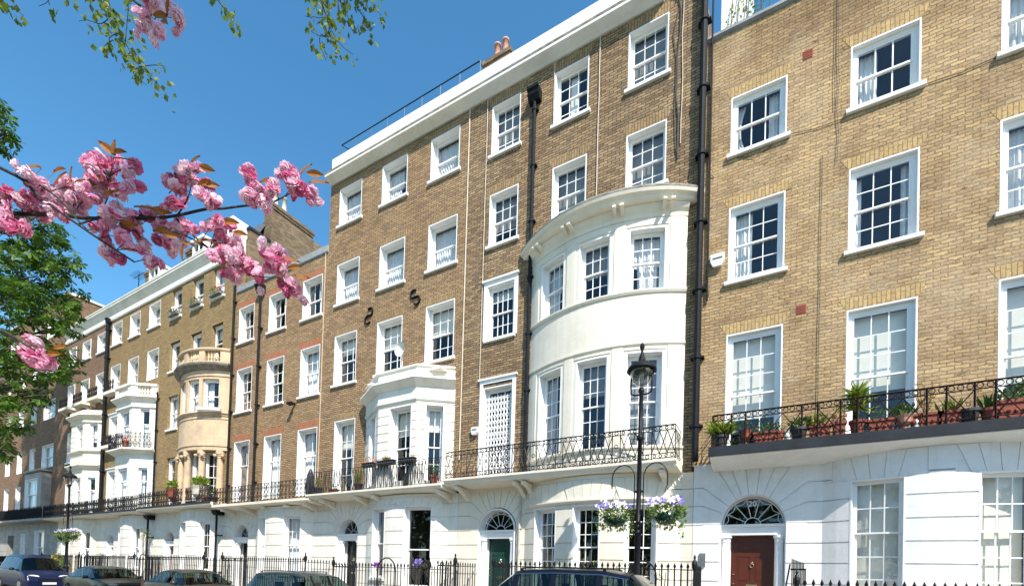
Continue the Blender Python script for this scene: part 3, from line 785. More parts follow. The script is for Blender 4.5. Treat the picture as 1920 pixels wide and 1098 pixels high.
# bow
bw=[(.50,1.46),(1.95,2.92),(3.42,4.42)]
mb=MB()
wall(mb,B19,0,B19.end,4.66,12.0,[(a,b,5.2,7.80) for a,b in bw]+[(a,b,9.52,11.24) for a,b in bw],(),0.,-.3)
part(mb,'bow_wall','stucco_cream',h)
mb=MB()
mb.sweep(B19,0,B19.end,[(.0,9.40),(.0,9.50),(.06,9.50),(.06,9.46),(.03,9.40)]); mb.sweep(B19,0,B19.end,[(.0,7.96),(.0,8.04),(.045,8.04),(.045,8.0),(.02,7.96)])
mb.sweep(B19,0,B19.end,[(.0,5.10),(.0,5.17),(.05,5.17),(.05,5.13),(.02,5.10)]); mb.sweep(B19,0,B19.end,[(.0,4.66),(.0,4.84),(.03,4.84),(.03,4.66)])
# pilaster strips and lintel panels
for lo,hi,hh in ((5.17,7.96,7.80),(9.50,11.5,11.24)):
    for a,b in ((.02,.40),(1.56,1.85),(3.02,3.32),(4.52,4.93)):
        mb.band(B19,a,b,lo,hi-.02,0.,.022)
    for a,b in bw: mb.band(B19,a-.06,b+.06,hh+.05,hh+.11,0.,.018)
part(mb,'bow_mouldings','stucco_cream',h)
CB=arc(-7.35,-1.80,1.03,24)
mb=MB(); mb.sweep(CB,0.02,CB.end-.02,[(-.6,11.78),(-.6,12.13),(.03,12.10),(.09,12.03),(.06,11.95),(-.02,11.9),(-.05,11.83),(-.10,11.80)])
mb.sweep(B19,0,B19.end,[(-.05,11.5),(-.05,11.79),(.16,11.79),(.10,11.68),(.04,11.6),(.02,11.5)])
cn=part(mb,'bow_cornice','stucco_cream',h)
mb=MB(); mb.sweep(CB,0.02,CB.end-.02,[(-.75,12.131),(-.75,12.165),(.04,12.14),(.096,12.06),(.092,12.03),(.03,12.105)]); part(mb,'lead_flashing','weathered_lead',cn)
for s in (.42,.62,1.58,1.78,3.04,3.24,4.3,4.5): mb=MB(); mb.sweep(B19,s-.045,s+.045,[(.0,11.60),(.0,11.775),(.36,11.775),(.36,11.72),(.12,11.64)]); part(mb,'cornice_bracket','stucco_cream',cn)
up=['netleft','grey','mid']
for i,(a,b) in enumerate(bw):
    window(h,B19,a,b,9.52,11.24,3,2,2,.19,up[i],sill=False)
    window(h,B19,a,b,5.2,7.80,3,3,3,.24,('left','grey','grey')[i],sill=False,blind=(.5,.35,.97)[i])
gw=[(.50,1.42,1.15,3.62),(1.98,2.82,1.15,3.62),(3.48,4.36,1.15,3.62)]
ground_floor(h,U0+.01,U1+.05,-8.0,(-6.95,-2.2),gw,'stucco_cream',ztop=4.45,bowpath=B19)
mb=MB(); mb.sweep(B19,.3,B19.end-.15,[(.03,3.66),(.03,3.76),(.12,3.76),(.12,3.72),(.06,3.66)]); part(mb,'string_moulding','stucco_cream',h)
for a,b,z0,z1 in gw: window(h,B19,a,b,z0,z1,3,3,3,.2,None,pf=.03,mid=.52)
front_door(h,-8.05,3.03,.70,'door_green',.52,.47,fan='dense')
mb=MB(); mb.sweep(FLAT,-9.62,-2.2,[(-.02,4.42),(-.02,4.66),(.9,4.66),(.9,4.60),(.84,4.55),(.82,4.48)])
bal=part(mb,'balcony','stucco_cream',h)
for x in (-9.2,-7.0,-6.7,-2.6): mb=MB(); mb.sweep(FLAT,x-.07,x+.07,[(.03,4.02),(.03,4.42),(.74,4.42),(.72,4.34),(.42,4.28),(.14,4.10)]); part(mb,'balcony_bracket','stucco_cream',bal)
railing(bal,FLAT,-9.55,-2.24,4.661,5.54,.86,'diamond')
mb=MB()
for z in (5.54,5.42,4.82,4.70): mb.tube([(-2.24,-.02,z),(-2.24,-.86,z)],.010,4)
for k in range(4): mb.tube([(-2.24,-.1-.22*k,4.7),(-2.24,-.32-.18*k,5.42)],.006,4); mb.tube([(-2.24,-.1-.22*k,5.42),(-2.24,-.32-.18*k,4.7)],.006,4)
part(mb,'railing_return','iron_black',bal)
CP=[(-.3,17.951),(-.3,19.15),(-.01,19.15),(-.01,18.25),(.30,18.25),(.34,18.20),(.34,18.12),(.25,18.07),(.12,18.0),(.05,17.951)]
cn=cornice(h,U0+.001,-2.97,0,CP,'stucco_white'); mb=MB(); mb.sweep(FLAT,U0+.002,-2.971,[(-.009,18.2501),(-.009,18.30),(.345,18.285),(.345,18.21),(.341,18.21),(.305,18.2501)]); part(mb,'cornice_strip','weathered_lead',cn)  # thin dark strip along the cornice top
mb=MB(); wall(mb,FLAT,-2.969,U1,17.951,19.6); part(mb,'parapet_pier','brick_grey_tan',h)
interior(h,U0,U1,[.4,4.6,8.6,12.2,15.2,17.9])
shell(h,U0,U1,18.6,'brick_grey_tan')
pipe(h,-1.86,4.7,18.2,.088,.16,hopper=(.66,.62)); pipe(h,-1.66,9.0,17.9,.025,.06,joints=False,name='waste_pipe')
pipe(h,-6.99,4.7,16.9,.058,.12,hopper=(.40,.34))
cable(h,-9.62,5.5,18.1,'cable_pale',.020,.0,name='cable_conduit'); cable(h,-8.87,8.0,18.0,'cable_pale',.012,.01); cable(h,-4.84,12.2,18.1,'cable_pale',.014); cable(h,-6.35,15.9,17.9,'cable_pale',.010)
cable(h,-2.55,13.2,18.6,'cable_dark',.018,.12); cable(h,-2.42,13.6,18.6,'cable_pale',.011,.06); cable(h,-2.62,13.4,17.5,'cable_dark',.012,.16)
alarm(h,-8.98,6.42,.26,.26)
pipe(h,-7.12,.3,4.3,.035,.09,'pipe_cream',name='downpipe')
def chimney(h,u0,u1,y0,y1,z0,z1,mat,pots,potmat='clay_pale',hh=.7):
    mb=MB(); mb.box(u0,u1,y0,y1,z0,z1-.35); mb.box(u0-.05,u1+.05,y0-.05,y1+.05,z1-.349,z1-.22); mb.box(u0-.09,u1+.09,y0-.09,y1+.09,z1-.219,z1-.08); mb.box(u0-.02,u1+.02,y0-.02,y1+.02,z1-.079,z1)
    c=part(mb,'chimney',mat,h)
    for x,y in pots:
        p=MB(); p.lathe((x,y,z1),[(.15,0),(.15,.05),(.13,.08),(.105,hh-.06),(.13,hh-.05),(.13,hh),(.09,hh),(.09,hh-.2),(0,hh-.2)],12); part(p,'chimney_pot',potmat,c,True)
    return c
chimney(h,-9.35,-8.35,.45,1.05,18.2,20.0,'brick_stack',[(-9.04,.75),(-8.70,.75)],hh=.72)

# ================= number 18
h=house('tan brick house with S shaped wall irons and white faceted bay',-16.8,-9.6)
U0,U1=-16.85,-9.6
cols=[(-16.27,-14.95),(-13.82,-12.5),(-11.36,-10.04)]
ops=[]
for a,b in cols: ops+=[(a,b,16.02,17.60),(a,b,12.66,14.37),(a,b,9.25,11.33)]
ops+=[(-16.1,-14.88,4.72,7.72),(-13.5,-10.2,4.8,7.4)]
brick_front(h,U0,U1-.001,4.45,17.9,ops,'brick_tan')
for i,(a,b) in enumerate(cols):
    window(h,FLAT,a,b,16.02,17.60,1,1,1,.24,('net','netleft','net')[i],lint='gauged_tan')
    window(h,FLAT,a,b,12.66,14.37,1,1,1,.24,'net',lint='gauged_tan')
    window(h,FLAT,a,b,9.25,11.33,3,2,2,.24,'roman',lint='gauged_tan',blind=(.3,.42,.45)[i])
window(h,FLAT,-16.1,-14.88,4.72,7.72,3,2,2,.26,'roman',lint='gauged_tan',blind=.35,sill=False)
P18=Path([(-14.25,0),(-12.77,-.8),(-10.97,-.8),(-9.9,0)],0.)
bws=[(.50,1.36),(2.22,3.28),(3.80,4.46)]
mb=MB(); LVB=[5.0+.31*k for k in range(9)]
wall(mb,P18,0,P18.end,4.56,7.55,[(a,b,4.75,7.45) for a,b in bws],LVB,0.,-.45)
part(mb,'bay_wall','stucco_chalk',h)
mb=MB(); mb.sweep(P18,0,P18.end,[(-.24,7.551),(-.24,8.05),(.03,8.05),(.03,7.68),(.06,7.66),(.06,7.6),(.03,7.551)])
mb.sweep(P18,0,P18.end,[(-.24,8.051),(-.24,8.34),(.26,8.34),(.28,8.27),(.22,8.2),(.12,8.12),(.06,8.051)])
mb.sweep(P18,.02,P18.end-.02,[(-.24,8.341),(-.24,8.80),(.09,8.80),(.09,8.74),(.04,8.70),(.04,8.341)])
mb.prism(FLAT,[(-13.6,8.6),(-10.1,8.6),(-10.1,8.65),(-13.6,8.65)],0.,.6)
part(mb,'bay_entablature','stucco_chalk',h)
for i,(a,b) in enumerate(bws): window(h,P18,a,b,4.75,7.45,2,2,2,.30,'blind',sill=False,mid=.47,blind=(.3,.32,.28)[i],pf=0.)
P=arc(-14.0,-10.0,.5); gw=[(.62,1.5,1.3,3.92),(2.42,3.56,1.0,3.92)]
ground_floor(h,U0,U1,-15.1,(-14.0,-10.0),gw,'stucco_chalk',ztop=4.34,bowpath=P,arch_r=.62,spring=3.02)
window(h,P,*gw[0],1,1,1,.16,None,pf=.03); window(h,P,*gw[1],1,1,1,.16,None,pf=.03,mid=.47)
front_door(h,-15.1,3.02,.62,'door_black',.5,.40,fan='tall',depth=.36)
mb=MB(); mb.sweep(FLAT,-16.6,-9.72,[(-.02,4.34),(-.02,4.55),(.9,4.55),(.9,4.48),(.85,4.44),(.83,4.40)])
bal=part(mb,'balcony','stucco_cream',h)
for x in (-15.9,-13.9,-13.0,-9.95): mb=MB(); mb.sweep(FLAT,x-.07,x+.07,[(.03,4.05),(.03,4.339),(.76,4.339),(.76,4.24),(.5,4.2),(.14,4.10)]); part(mb,'balcony_bracket','stucco_cream',bal)
railing(bal,FLAT,-16.5,-9.76,4.551,5.42,.86,'wavy')
mb=MB()
for z in (5.42,4.62): mb.tube([(-9.76,-.02,z),(-9.76,-.86,z)],.010,4)
for k in range(6): mb.tube([(-9.76,-.08-.15*k,4.56),(-9.76,-.08-.15*k,5.42)],.006,4)
part(mb,'railing_return','iron_black',bal)
cn=cornice(h,U0,U1,0,CP,'stucco_chalk'); mb=MB(); mb.sweep(FLAT,U0+.001,U1-.001,[(-.009,18.2501),(-.009,18.30),(.345,18.285),(.345,18.21),(.341,18.21),(.305,18.2501)]); part(mb,'cornice_strip','weathered_lead',cn)  # same thin dark strip, continued over this cornice
interior(h,U0,U1-.01,[.4,4.5,8.6,12.2,15.2,17.9])
shell(h,U0,U1-.001,18.6,'brick_tan')
# S shaped wall anchors
for u,z,ang,fx in ((-14.27,11.72,-.35,-1),(-11.87,11.83,.5,1)):
    mb=MB(); pts=[]; R=.155
    for i in range(11): t=-.3+i/10*(PI*1.35); pts.append((R*math.cos(t),R+R*math.sin(t)*1.0))
    pts=[(R*math.cos(t),.155+R*math.sin(t)) for t in [(.12+i/10*1.22)*PI for i in range(11)]]
    pts=pts+[(-R*math.cos(t),-.155-R*math.sin(t)) for t in [(1.34-i/10*1.22)*PI for i in range(11)]]
    q=[(u+fx*x*math.cos(ang)-z_*math.sin(ang),-.04,z+fx*x*math.sin(ang)+z_*math.cos(ang)) for x,z_ in pts]
    mb.tube(q,.034,6); mb.tube([(u,0,z),(u,-.09,z)],.04,6)
    part(mb,'wall_anchor','iron_black',h)
# roof rail
mb=MB(); mb.tube([(-16.7,.9,20.2),(-16.7,.35,20.0),(-9.55,.35,20.0),(-9.45,.9,19.8)],.022,5)
for k in range(9): u=-16.7+k*.9; mb.tube([(u,.35,18.6),(u,.35,20.0)],.014,4)
mb.tube([(-16.7,.35,19.45),(-16.5,.9,19.45)],.014,4)
part(mb,'roof_rail','iron_black',h)
mb=MB(); mb.lathe((-12.05,-.42,9.35),[(0,0),(.03,0),(.03,.25),(0,.25)],6); 
dish=[(0,0),(.11,.015),(.21,.05),(.27,.10)]
pts0=len(mb.v); mb.lathe((0,0,0),[(r,zz) for r,zz in dish],14)
for i in range(pts0,len(mb.v)):
    x,y,z=mb.v[i]; mb.v[i]=(-12.05+x*.9+z*-.2,-.46-z,9.68+y)
mb.tube([(-12.05,-.42,8.78),(-12.05,-.42,9.65)],.018,6)
part(mb,'satellite_dish','paint_stone',h)

# ================= number 17
h=house('lower brick house with orange-red flat arches and black corner pipe',-23.5,-16.85)
U0,U1=-23.5,-16.851
cols=[(-23.32,-22.06),(-20.91,-19.63),(-18.47,-17.18)]
ops=[]
for a,b in cols: ops+=[(a,b,12.56,14.30),(a,b,9.12,11.24),(a,b,4.72,7.66)]
brick_front(h,U0,U1,4.45,15.1,ops,'brick_rust')
for i,(a,b) in enumerate(cols):
    window(h,FLAT,a,b,12.56,14.30,3,1,1,.24,None,lint='gauged_red',lh=.28)
    window(h,FLAT,a,b,9.12,11.24,3,2,2,.24,(None,None,'net')[i],lint='gauged_red',lh=.28)
    window(h,FLAT,a,b,4.72,7.66,2,1,1,.26,'left' if i else None,lint='gauged_red',sill=False,mid=.62,lh=.3)
mb=MB(); mb.sweep(FLAT,U0,U1,[(-.32,15.101),(-.32,15.42),(.06,15.42),(.06,15.15),(.0,15.101)]); part(mb,'coping','stone_grey',h)
P=arc(-21.2,-17.2,.5); gw=[(.6,1.5,1.3,3.84),(2.7,3.62,1.3,3.84)]
ground_floor(h,U0,U1,-22.45,(-21.2,-17.2),gw,'stucco_chalk',ztop=4.24,bowpath=P,arch_r=.62,spring=2.98)
for w_ in gw: window(h,P,*w_,3,2,2,.16,'whiteblind',pf=.03,blind=.97)
front_door(h,-22.45,2.98,.62,'door_black',.5,.40,fan='tall',depth=.36)
mb=MB(); mb.sweep(FLAT,U0,-16.45,[(-.02,4.24),(-.02,4.44),(.86,4.44),(.86,4.34),(.8,4.30)])
bal=part(mb,'balcony','stucco_cream',h)
for x in (-22.9,-21.4,-19.8,-18.2,-17.0): mb=MB(); mb.sweep(FLAT,x-.06,x+.06,[(.03,3.98),(.03,4.239),(.74,4.239),(.74,4.15),(.4,4.12),(.14,4.02)]); part(mb,'balcony_bracket','stucco_cream',bal)
railing(bal,FLAT,U0+.02,-16.62,4.441,5.22,.82,'scroll')
pipe(h,-21.42,4.6,14.55,.055,.13,hopper=(.40,.36))
cable(h,-17.0,5.4,15.2,'cable_pale',.012,.0)
interior(h,U0,U1,[.4,4.4,8.5,12.1,15.0])
shell(h,U0,U1,15.0,'brick_rust')
mb=MB(); mb.box(-18.78,-18.68,-.28,-.001,8.84,8.9); mb.box(-18.82,-18.64,-.36,-.16,8.74,8.86); part(mb,'security_camera','iron_black',h)
# party wall and chimney stack above the roof, facing the street end on
mb=MB(); mb.box(U0-.15,U0+.2,.35,1.5,14.9,18.55); mb.box(U0-.15,U0+.2,1.5,9.,14.9,18.9); part(mb,'party_wall','brick_stack',h)
mb=MB(); mb.box(U0-.2,U0+.25,.3,1.45,18.551,18.68); part(mb,'party_wall_coping','fascia_grey',h)
mb=MB(); mb.box(U0-.15,U0+.2,3.95,7.5,18.91,20.3); part(mb,'party_wall','brick_stack',h)
chimney(h,U0-.35,U0+.24,1.40,3.9,15.0,20.75,'brick_stack',[(U0-.05,1.8),(U0-.05,2.3)],'clay_cream',.85)

# ================= number 16
h=house('ochre brick house with curved sandstone bow, columns and balustrade',-30.9,-23.5)
U0,U1=-30.9,-23.501
cols=[(-29.98,-28.92),(-27.78,-26.72),(-25.8,-24.72)]
ops=[(a,b,15.42,17.02) for a,b in cols]+[(-29.98,-28.92,12.38,14.02),(-27.78,-26.72,12.2,14.02),(-25.75,-24.72,12.2,14.02),(-29.95,-28.9,9.1,10.97),(-29.85,-28.92,4.75,7.5),(-27.9,-24.2,4.8,11.2)]
brick_front(h,U0,U1,4.5,17.2,ops,'brick_ochre')
for i,(a,b) in enumerate(cols):
    window(h,FLAT,a,b,15.42,17.02,1,1,1,.2,('netlow','netlow','left')[i],trim=-.14)
    window(h,FLAT,a,b,12.38 if i==0 else 12.2,14.02,1,1,1,.2,('netlow','net','roman')[i],trim=-.14,sill=(i==0),blind=.3)
window(h,FLAT,-29.95,-28.9,9.1,10.97,1,1,1,.16,'net',trim=-.14)
window(h,FLAT,-29.85,-28.92,4.75,7.5,2,2,3,.2,None,trim=-.14,sill=False)
B16=arc(-28.2,-23.9,.9,16)
wu=[(.48,1.22),(1.45,2.2),(2.45,3.24),(3.44,4.30)]
mb=MB(); wall(mb,B16,0,B16.end,7.58,11.3,[(a,b,9.22,10.86) for a,b in wu],(),0.,-.3)
wall(mb,B16,0,B16.end,4.62,7.58,[(a-.03,b+.03,4.75,7.3) for a,b in wu],(),-.40,-.55)
mb.sweep(B16,0,B16.end,[(-.5,7.3),(-.5,7.579),(.06,7.579),(.06,7.5),(.02,7.45),(.02,7.3)])
mb.sweep(B16,0,B16.end,[(0,9.02),(0,9.2),(.10,9.2),(.12,9.14),(.06,9.08),(.04,9.02)]); mb.sweep(B16,0,B16.end,[(0,8.86),(0,8.93),(.03,8.93),(.03,8.86)])
mb.sweep(B16,0,B16.end,[(0,11.0),(0,11.06),(.04,11.06),(.04,11.0)])
part(mb,'bow_wall','sandstone',h)
mb=MB(); mb.sweep(B16,0,B16.end,[(-.3,11.301),(-.3,11.6),(.30,11.6),(.33,11.55),(.3,11.47),(.16,11.4),(.06,11.301)])
cn=part(mb,'bow_cornice','weathered_lead',h)
mb=MB(); mb.sweep(B16,0,B16.end,[(-.12,11.601),(-.12,11.7),(.14,11.7),(.14,11.601)]); mb.sweep(B16,0,B16.end,[(-.12,12.22),(-.12,12.36),(.18,12.36),(.18,12.28),(.14,12.22)])
for a,b in ((0,.25),(1.2,1.5),(2.22,2.55),(3.3,3.6),(4.35,B16.end)): mb.band(B16,a,b,11.701,12.219,-.08,.12)
for i in range(28):
    s=.3+i*.15
    if any(a-.05<s<b+.05 for a,b in ((0,.25),(1.2,1.5),(2.22,2.55),(3.3,3.6),(4.35,9))): continue
    q=B16.pos(s,.02); mb.lathe((q[0],q[1],11.7),[(.05,0),(.05,.04),(.03,.08),(.06,.2),(.03,.38),(.05,.46),(.05,.52)],7)
part(mb,'balustrade','sandstone',h)
for s in (.30,1.33,2.38,3.44,4.42):
    mb=MB(); q=B16.pos(s,-.16); mb.lathe((q[0],q[1],4.62),[(.2,0),(.2,.1),(.17,.13),(.165,.2),(.145,2.3),(.17,2.32),(.15,2.36),(.20,2.48),(.22,2.5),(.22,2.679)],14)
    for sg in (-1,1):
        r=B16.pos(s+sg*.17,.05); mb.lathe((r[0],r[1],7.02),[(0,-.07),(.07,-.05),(.09,0),(.07,.06),(0,.08)],8)
    part(mb,'column','sandstone',h)
for i,(a,b) in enumerate(wu):
    window(h,B16,a,b,9.22,10.86,1,1,1,.19,'netlow' if i<2 else 'left',sill=False,frame=.045,trim=-.12)
    mb2=None
P16b=B16
for i,(a,b) in enumerate(wu): window(h,B16,a,b,4.76,7.28,2,2,3,.46,None,sill=False,trim=-.401,frame=.04,pf=0.)
mb=MB(); mb.sweep(B16,3.4,4.5,[(.12,9.201),(.12,9.30),(.32,9.34),(.30,9.201)]); part(mb,'dust_sheet','curtain_net',h)
P=arc(-28.1,-24.2,.5); gw=[(.85,1.75,1.3,3.78),(2.85,3.55,1.3,3.78)]
ground_floor(h,U0,U1,-29.2,(-28.1,-24.2),gw,'stucco_chalk',ztop=4.42,bowpath=P,arch_r=.55,spring=2.85)
for w_ in gw: window(h,P,*w_,2,2,2,.14,None,pf=.03)
front_door(h,-29.2,2.85,.55,'door_orange',.5,.38,fan='tall',depth=.36)
mb=MB(); mb.sweep(FLAT,U0,U1,[(-.02,4.42),(-.02,4.62),(.9,4.62),(.9,4.5),(.82,4.45)]); bal=part(mb,'balcony','stucco_cream',h)
railing(bal,FLAT,U0,U1,4.621,5.42,.85,'scroll'); mb=MB(); mb.band(FLAT,U0+.001,U1-.001,4.565,4.645,.86,.93); part(mb,'balcony_edge','fascia_grey',bal)
CP2=[(-.3,17.08),(-.3,18.1),(.24,18.1),(.29,18.05),(.29,17.98),(.26,17.97),(.26,17.86),(.22,17.83),(.18,17.72),(.08,17.60),(.03,17.5),(.03,17.34),(.08,17.32),(.08,17.14),(.05,17.08)]
cornice(h,U0,U1,0,CP2,'stucco_chalk')
mb=MB(); mb.box(-24.15,-23.52,.001,.4,18.101,18.75); part(mb,'parapet_pier','stucco_chalk',h)
interior(h,U0,U1,[.4,4.5,8.5,12.1,15.0,17.1]); shell(h,U0,U1,17.6,'brick_ochre')
pipe(h,-23.62,4.6,17.2,.05,.11)
pipe(h,-24.05,.3,4.1,.05,.30,hopper=(.4,.2),name='downpipe')
def mansard(h,a,b,dormers,zt=20.2):
    mb=MB(); mb.quad((a+.21,.45,17.7),(b-.21,.45,17.7),(b-.21,1.7,zt),(a+.21,1.7,zt)); mb.quad((a+.21,1.7,zt),(b-.21,1.7,zt),(b-.21,8.7,zt+.2),(a+.21,8.7,zt+.2))
    r=part(mb,'mansard_roof','slate',h)
    for u in dormers:
        d=MB(); d.box(u-.6,u-.5,.7,1.7,18.7,20.0); d.box(u+.5,u+.6,.7,1.7,18.7,20.0); d.box(u-.68,u+.68,.6,1.75,20.0,20.15); d.box(u-.5,u+.5,.7,.78,18.7,18.9); d.box(u-.02,u+.02,.72,.78,18.9,20.0); d.box(u-.5,u+.5,.72,.78,19.4,19.45); d.box(u-.5,u+.5,.86,.9,18.7,20.0,m=1)
        part(d,'dormer',['paint_white','interior'],h)
mansard(h,U0,U1,(-28.9,-26.0))

# ================= number 15
h=house('brown brick house with white canted bay and balustrade beside the sandstone bow',-37.8,-30.9)
U0,U1=-37.8,-30.901
cols=[(-37.42,-36.08),(-35.02,-33.7),(-32.6,-31.26)]
ops=[(a,b,15.45,16.87) for a,b in cols]+[(a,b,12.35,14.1) for a,b in cols]+[(-37.15,-36.05,9.0,10.78),(-37.15,-36.05,4.75,7.3),(-34.8,-31.4,4.8,10.8)]
brick_front(h,U0,U1,4.5,17.2,ops,'brick_ochre')
for i,(a,b) in enumerate(cols):
    window(h,FLAT,a,b,15.45,16.87,1,1,1,.28,'netlow'); window(h,FLAT,a,b,12.35,14.1,1,1,1,.28,'netlow' if i!=1 else None,sill=False)
window(h,FLAT,-37.15,-36.05,9.0,10.78,1,1,1,.2,None,hood=True,sill=False); window(h,FLAT,-37.15,-36.05,4.75,7.3,1,1,1,.2,'netlow',hood=True,sill=False)
def canted(h,P,w,lo,hi,zband,ztopw,zc,mat,ztop,balus=True,low0=4.56):
    mb=MB(); LV2=[low0+.35*k for k in range(1,30)]
    wall(mb,P,0,P.end,low0,ztopw,[(a,b,*lo) for a,b in w]+[(a,b,*hi) for a,b in w],LV2,0.,-.2,g=.015)
    mb.sweep(P,0,P.end,[(0,zband-.12),(0,zband),(.16,zband),(.16,zband-.04),(.06,zband-.12)])
    mb.sweep(P,0,P.end,[(-.2,ztopw+.001),(-.2,zc),(.30,zc),(.32,zc-.06),(.22,zc-.14),(.06,zc-.26),(.04,ztopw+.12),(.08,ztopw+.10),(.08,ztopw+.001)])
    part(mb,'bay_wall',mat,h)
    if balus:
        mb=MB(); mb.sweep(P,.02,P.end-.02,[(-.12,zc+.001),(-.12,zc+.12),(.16,zc+.12),(.16,zc+.001)]); mb.sweep(P,.02,P.end-.02,[(-.12,ztop-.13),(-.12,ztop),(.18,ztop),(.18,ztop-.13)])
        solid=[]
        for i,s in enumerate(P.s): solid.append((s-.32,s+.32))
        for a,b in solid: mb.band(P,max(0.02,a),min(P.end-.02,b),zc+.121,ztop-.131,-.08,.12)
        s=.1
        while s<P.end:
            if not any(a-.04<s<b+.04 for a,b in solid): q=P.pos(s,.02); mb.lathe((q[0],q[1],zc+.12),[(.045,0),(.03,.06),(.06,.17),(.03,.36),(.045,ztop-zc-.26)],7)
            s+=.15
        part(mb,'balustrade',mat,h)
P15=Path([(-35.1,0),(-34.05,-.8),(-32.2,-.8),(-31.05,0)],0.)
w15=[(.35,1.0),(1.62,2.92),(3.58,4.16)]
canted(h,P15,w15,(4.75,7.08),(8.22,10.45),7.95,10.5,11.1,'stucco_chalk',11.85)
for a,b in w15: window(h,P15,a,b,4.75,7.08,1,1,1,.14,'left',sill=False,mid=.68); window(h,P15,a,b,8.22,10.45,1,1,1,.14,'netlow',sill=False,mid=.62)
mb=MB(); mb.sweep(P15,-.0,P15.end,[(.0,7.951),(.0,8.08),(.42,8.08),(.42,8.0),(.3,7.951)]); b2=part(mb,'bay_balcony','stucco_chalk',h)
railing(b2,P15,.05,P15.end-.05,8.081,8.95,.36,'scroll')
mb=MB(); mb.band(FLAT,-37.3,-35.75,12.12,12.3,-.02,.42); b3=part(mb,'balconette','stucco_chalk',h); railing(b3,FLAT,-37.25,-35.9,12.301,12.95,.38,'scroll')
mb=MB(); mb.band(FLAT,-37.3,-35.85,8.7,8.88,-.02,.42); b3=part(mb,'balconette','stucco_chalk',h); railing(b3,FLAT,-37.25,-35.95,8.881,9.5,.38,'scroll')
P=arc(-35.2,-31.2,.5); gw=[(.7,1.4,1.3,3.7),(2.75,3.5,1.3,3.7)]
ground_floor(h,U0,U1,-36.4,(-35.2,-31.2),gw,'stucco_chalk',ztop=4.34,bowpath=P,arch_r=.5,spring=2.8)
for w_ in gw: window(h,P,*w_,1,1,1,.14,'net',pf=.03)
front_door(h,-36.4,2.8,.5,'door_black',.5,.33,fan='tall',depth=.36)
mb=MB(); mb.sweep(FLAT,U0,U1,[(-.02,4.34),(-.02,4.55),(.9,4.55),(.9,4.47),(.82,4.40)]); bal=part(mb,'balcony','stucco_cream',h)
railing(bal,FLAT,U0,U1,4.551,5.36,.85,'scroll'); mb=MB(); mb.band(FLAT,U0+.001,U1-.001,4.495,4.575,.86,.93); part(mb,'balcony_edge','fascia_grey',bal)
cornice(h,U0,U1,0,CP2,'stucco_chalk')
interior(h,U0,U1,[.4,4.5,8.0,12.1,15.0,17.1]); shell(h,U0,U1,17.6,'brick_ochre')
pipe(h,-37.68,4.6,17.0,.10,.16,hopper=(.3,.25)); pipe(h,-31.0,4.6,11.4,.05,.10)
pipe(h,-30.98,.3,4.1,.05,.30,hopper=(.4,.2),name='downpipe')
mansard(h,U0,U1,(-34.0,))
chimney(h,-31.2,-30.6,1.2,3.6,17.6,20.5,'brick_stack',[(-30.9,1.6),(-30.9,2.4)],'clay_pale',.9)
mb=MB(); mb.prism(Path([(-37.98,.4),(-37.981,8.0)],0.) ,[(0.0,17.7),(7.,17.7),(7.,20.9),(2.2,20.9),(1.5,20.6),(0.3,18.2)],-.2,.15); part(mb,'party_wall','brick_umber',h)
chimney(h,-38.1,-37.6,1.9,3.6,18.,21.6,'brick_stack',[(-37.85,2.2),(-37.85,3.0)],'clay_pale',.7)

# ================= number 14
h=house('brown brick house with balconettes and cream canted bay near the lamp',-44.8,-37.8)
U0,U1=-44.8,-37.801
cols=[(-44.15,-42.97),(-41.9,-40.6),(-39.55,-38.25)]
ops=[(a,b,15.42,16.65) for a,b in cols]+[(a,b,12.3,13.98) for a,b in cols]+[(-43.9,-42.9,8.5,10.6),(-43.9,-42.9,4.75,7.0),(-42.0,-38.6,4.8,10.8)]
brick_front(h,U0,U1,4.5,17.2,ops,'brick_brown')
for i,(a,b) in enumerate(cols):
    window(h,FLAT,a,b,15.42,16.65,1,1,1,.2,'netlow',hood=False,trim=.03); window(h,FLAT,a,b,12.3,13.98,1,1,1,.22,'netlow',sill=False,trim=.03)
    mb=MB(); mb.band(FLAT,a-.2,b+.2,12.08,12.26,-.02,.44); 
    for x in (a,b): mb.sweep(FLAT,x-.05,x+.05,[(-.0,11.8),(-.0,12.079),(.36,12.079),(.1,11.86)])
    b3=part(mb,'balconette','stucco_cream',h); railing(b3,FLAT,a-.16,b+.16,12.261,12.9,.40,'scroll')
window(h,FLAT,-43.9,-42.9,8.5,10.6,1,1,1,.16,None,sill=True); window(h,FLAT,-43.9,-42.9,4.75,7.0,1,1,1,.16,None,sill=False)
P14=Path([(-42.3,0),(-41.3,-.6),(-39.25,-.6),(-38.2,0)],0.)
w14=[(.3,.9),(1.9,3.0),(3.52,4.12)]
canted(h,P14,w14,(4.75,7.08),(8.95,10.6),8.78,10.62,11.1,'stucco_cream',11.5,False)
mb=MB(); mb.sweep(P14,0,P14.end,[(-.1,11.101),(-.1,11.4),(.1,11.4),(.1,11.101)]); part(mb,'bay_parapet','stucco_cream',h); mb=MB(); mb.sweep(P14,0,P14.end,[(.0,7.55),(.0,7.85),(.26,7.85),(.26,7.78),(.08,7.6)]); part(mb,'bay_mouldings','stucco_cream',h)
for a,b in w14: window(h,P14,a,b,4.75,7.08,1,1,1,.14,'netlow',sill=False,mid=.65); window(h,P14,a,b,8.95,10.6,1,1,1,.14,'blind',sill=False,blind=.7)
P=arc(-42.4,-38.4,.5); gw=[(.7,1.4,1.3,3.6),(2.95,3.75,1.3,3.6)]
ground_floor(h,U0,U1,-43.6,(-42.4,-38.4),gw,'stucco_cream',ztop=4.34,bowpath=P,arch_r=.5,spring=2.8)
for w_ in gw: window(h,P,*w_,1,1,1,.14,'netlow',pf=.03)
front_door(h,-43.6,2.8,.5,'door_black',.5,.33,fan='tall',depth=.36)
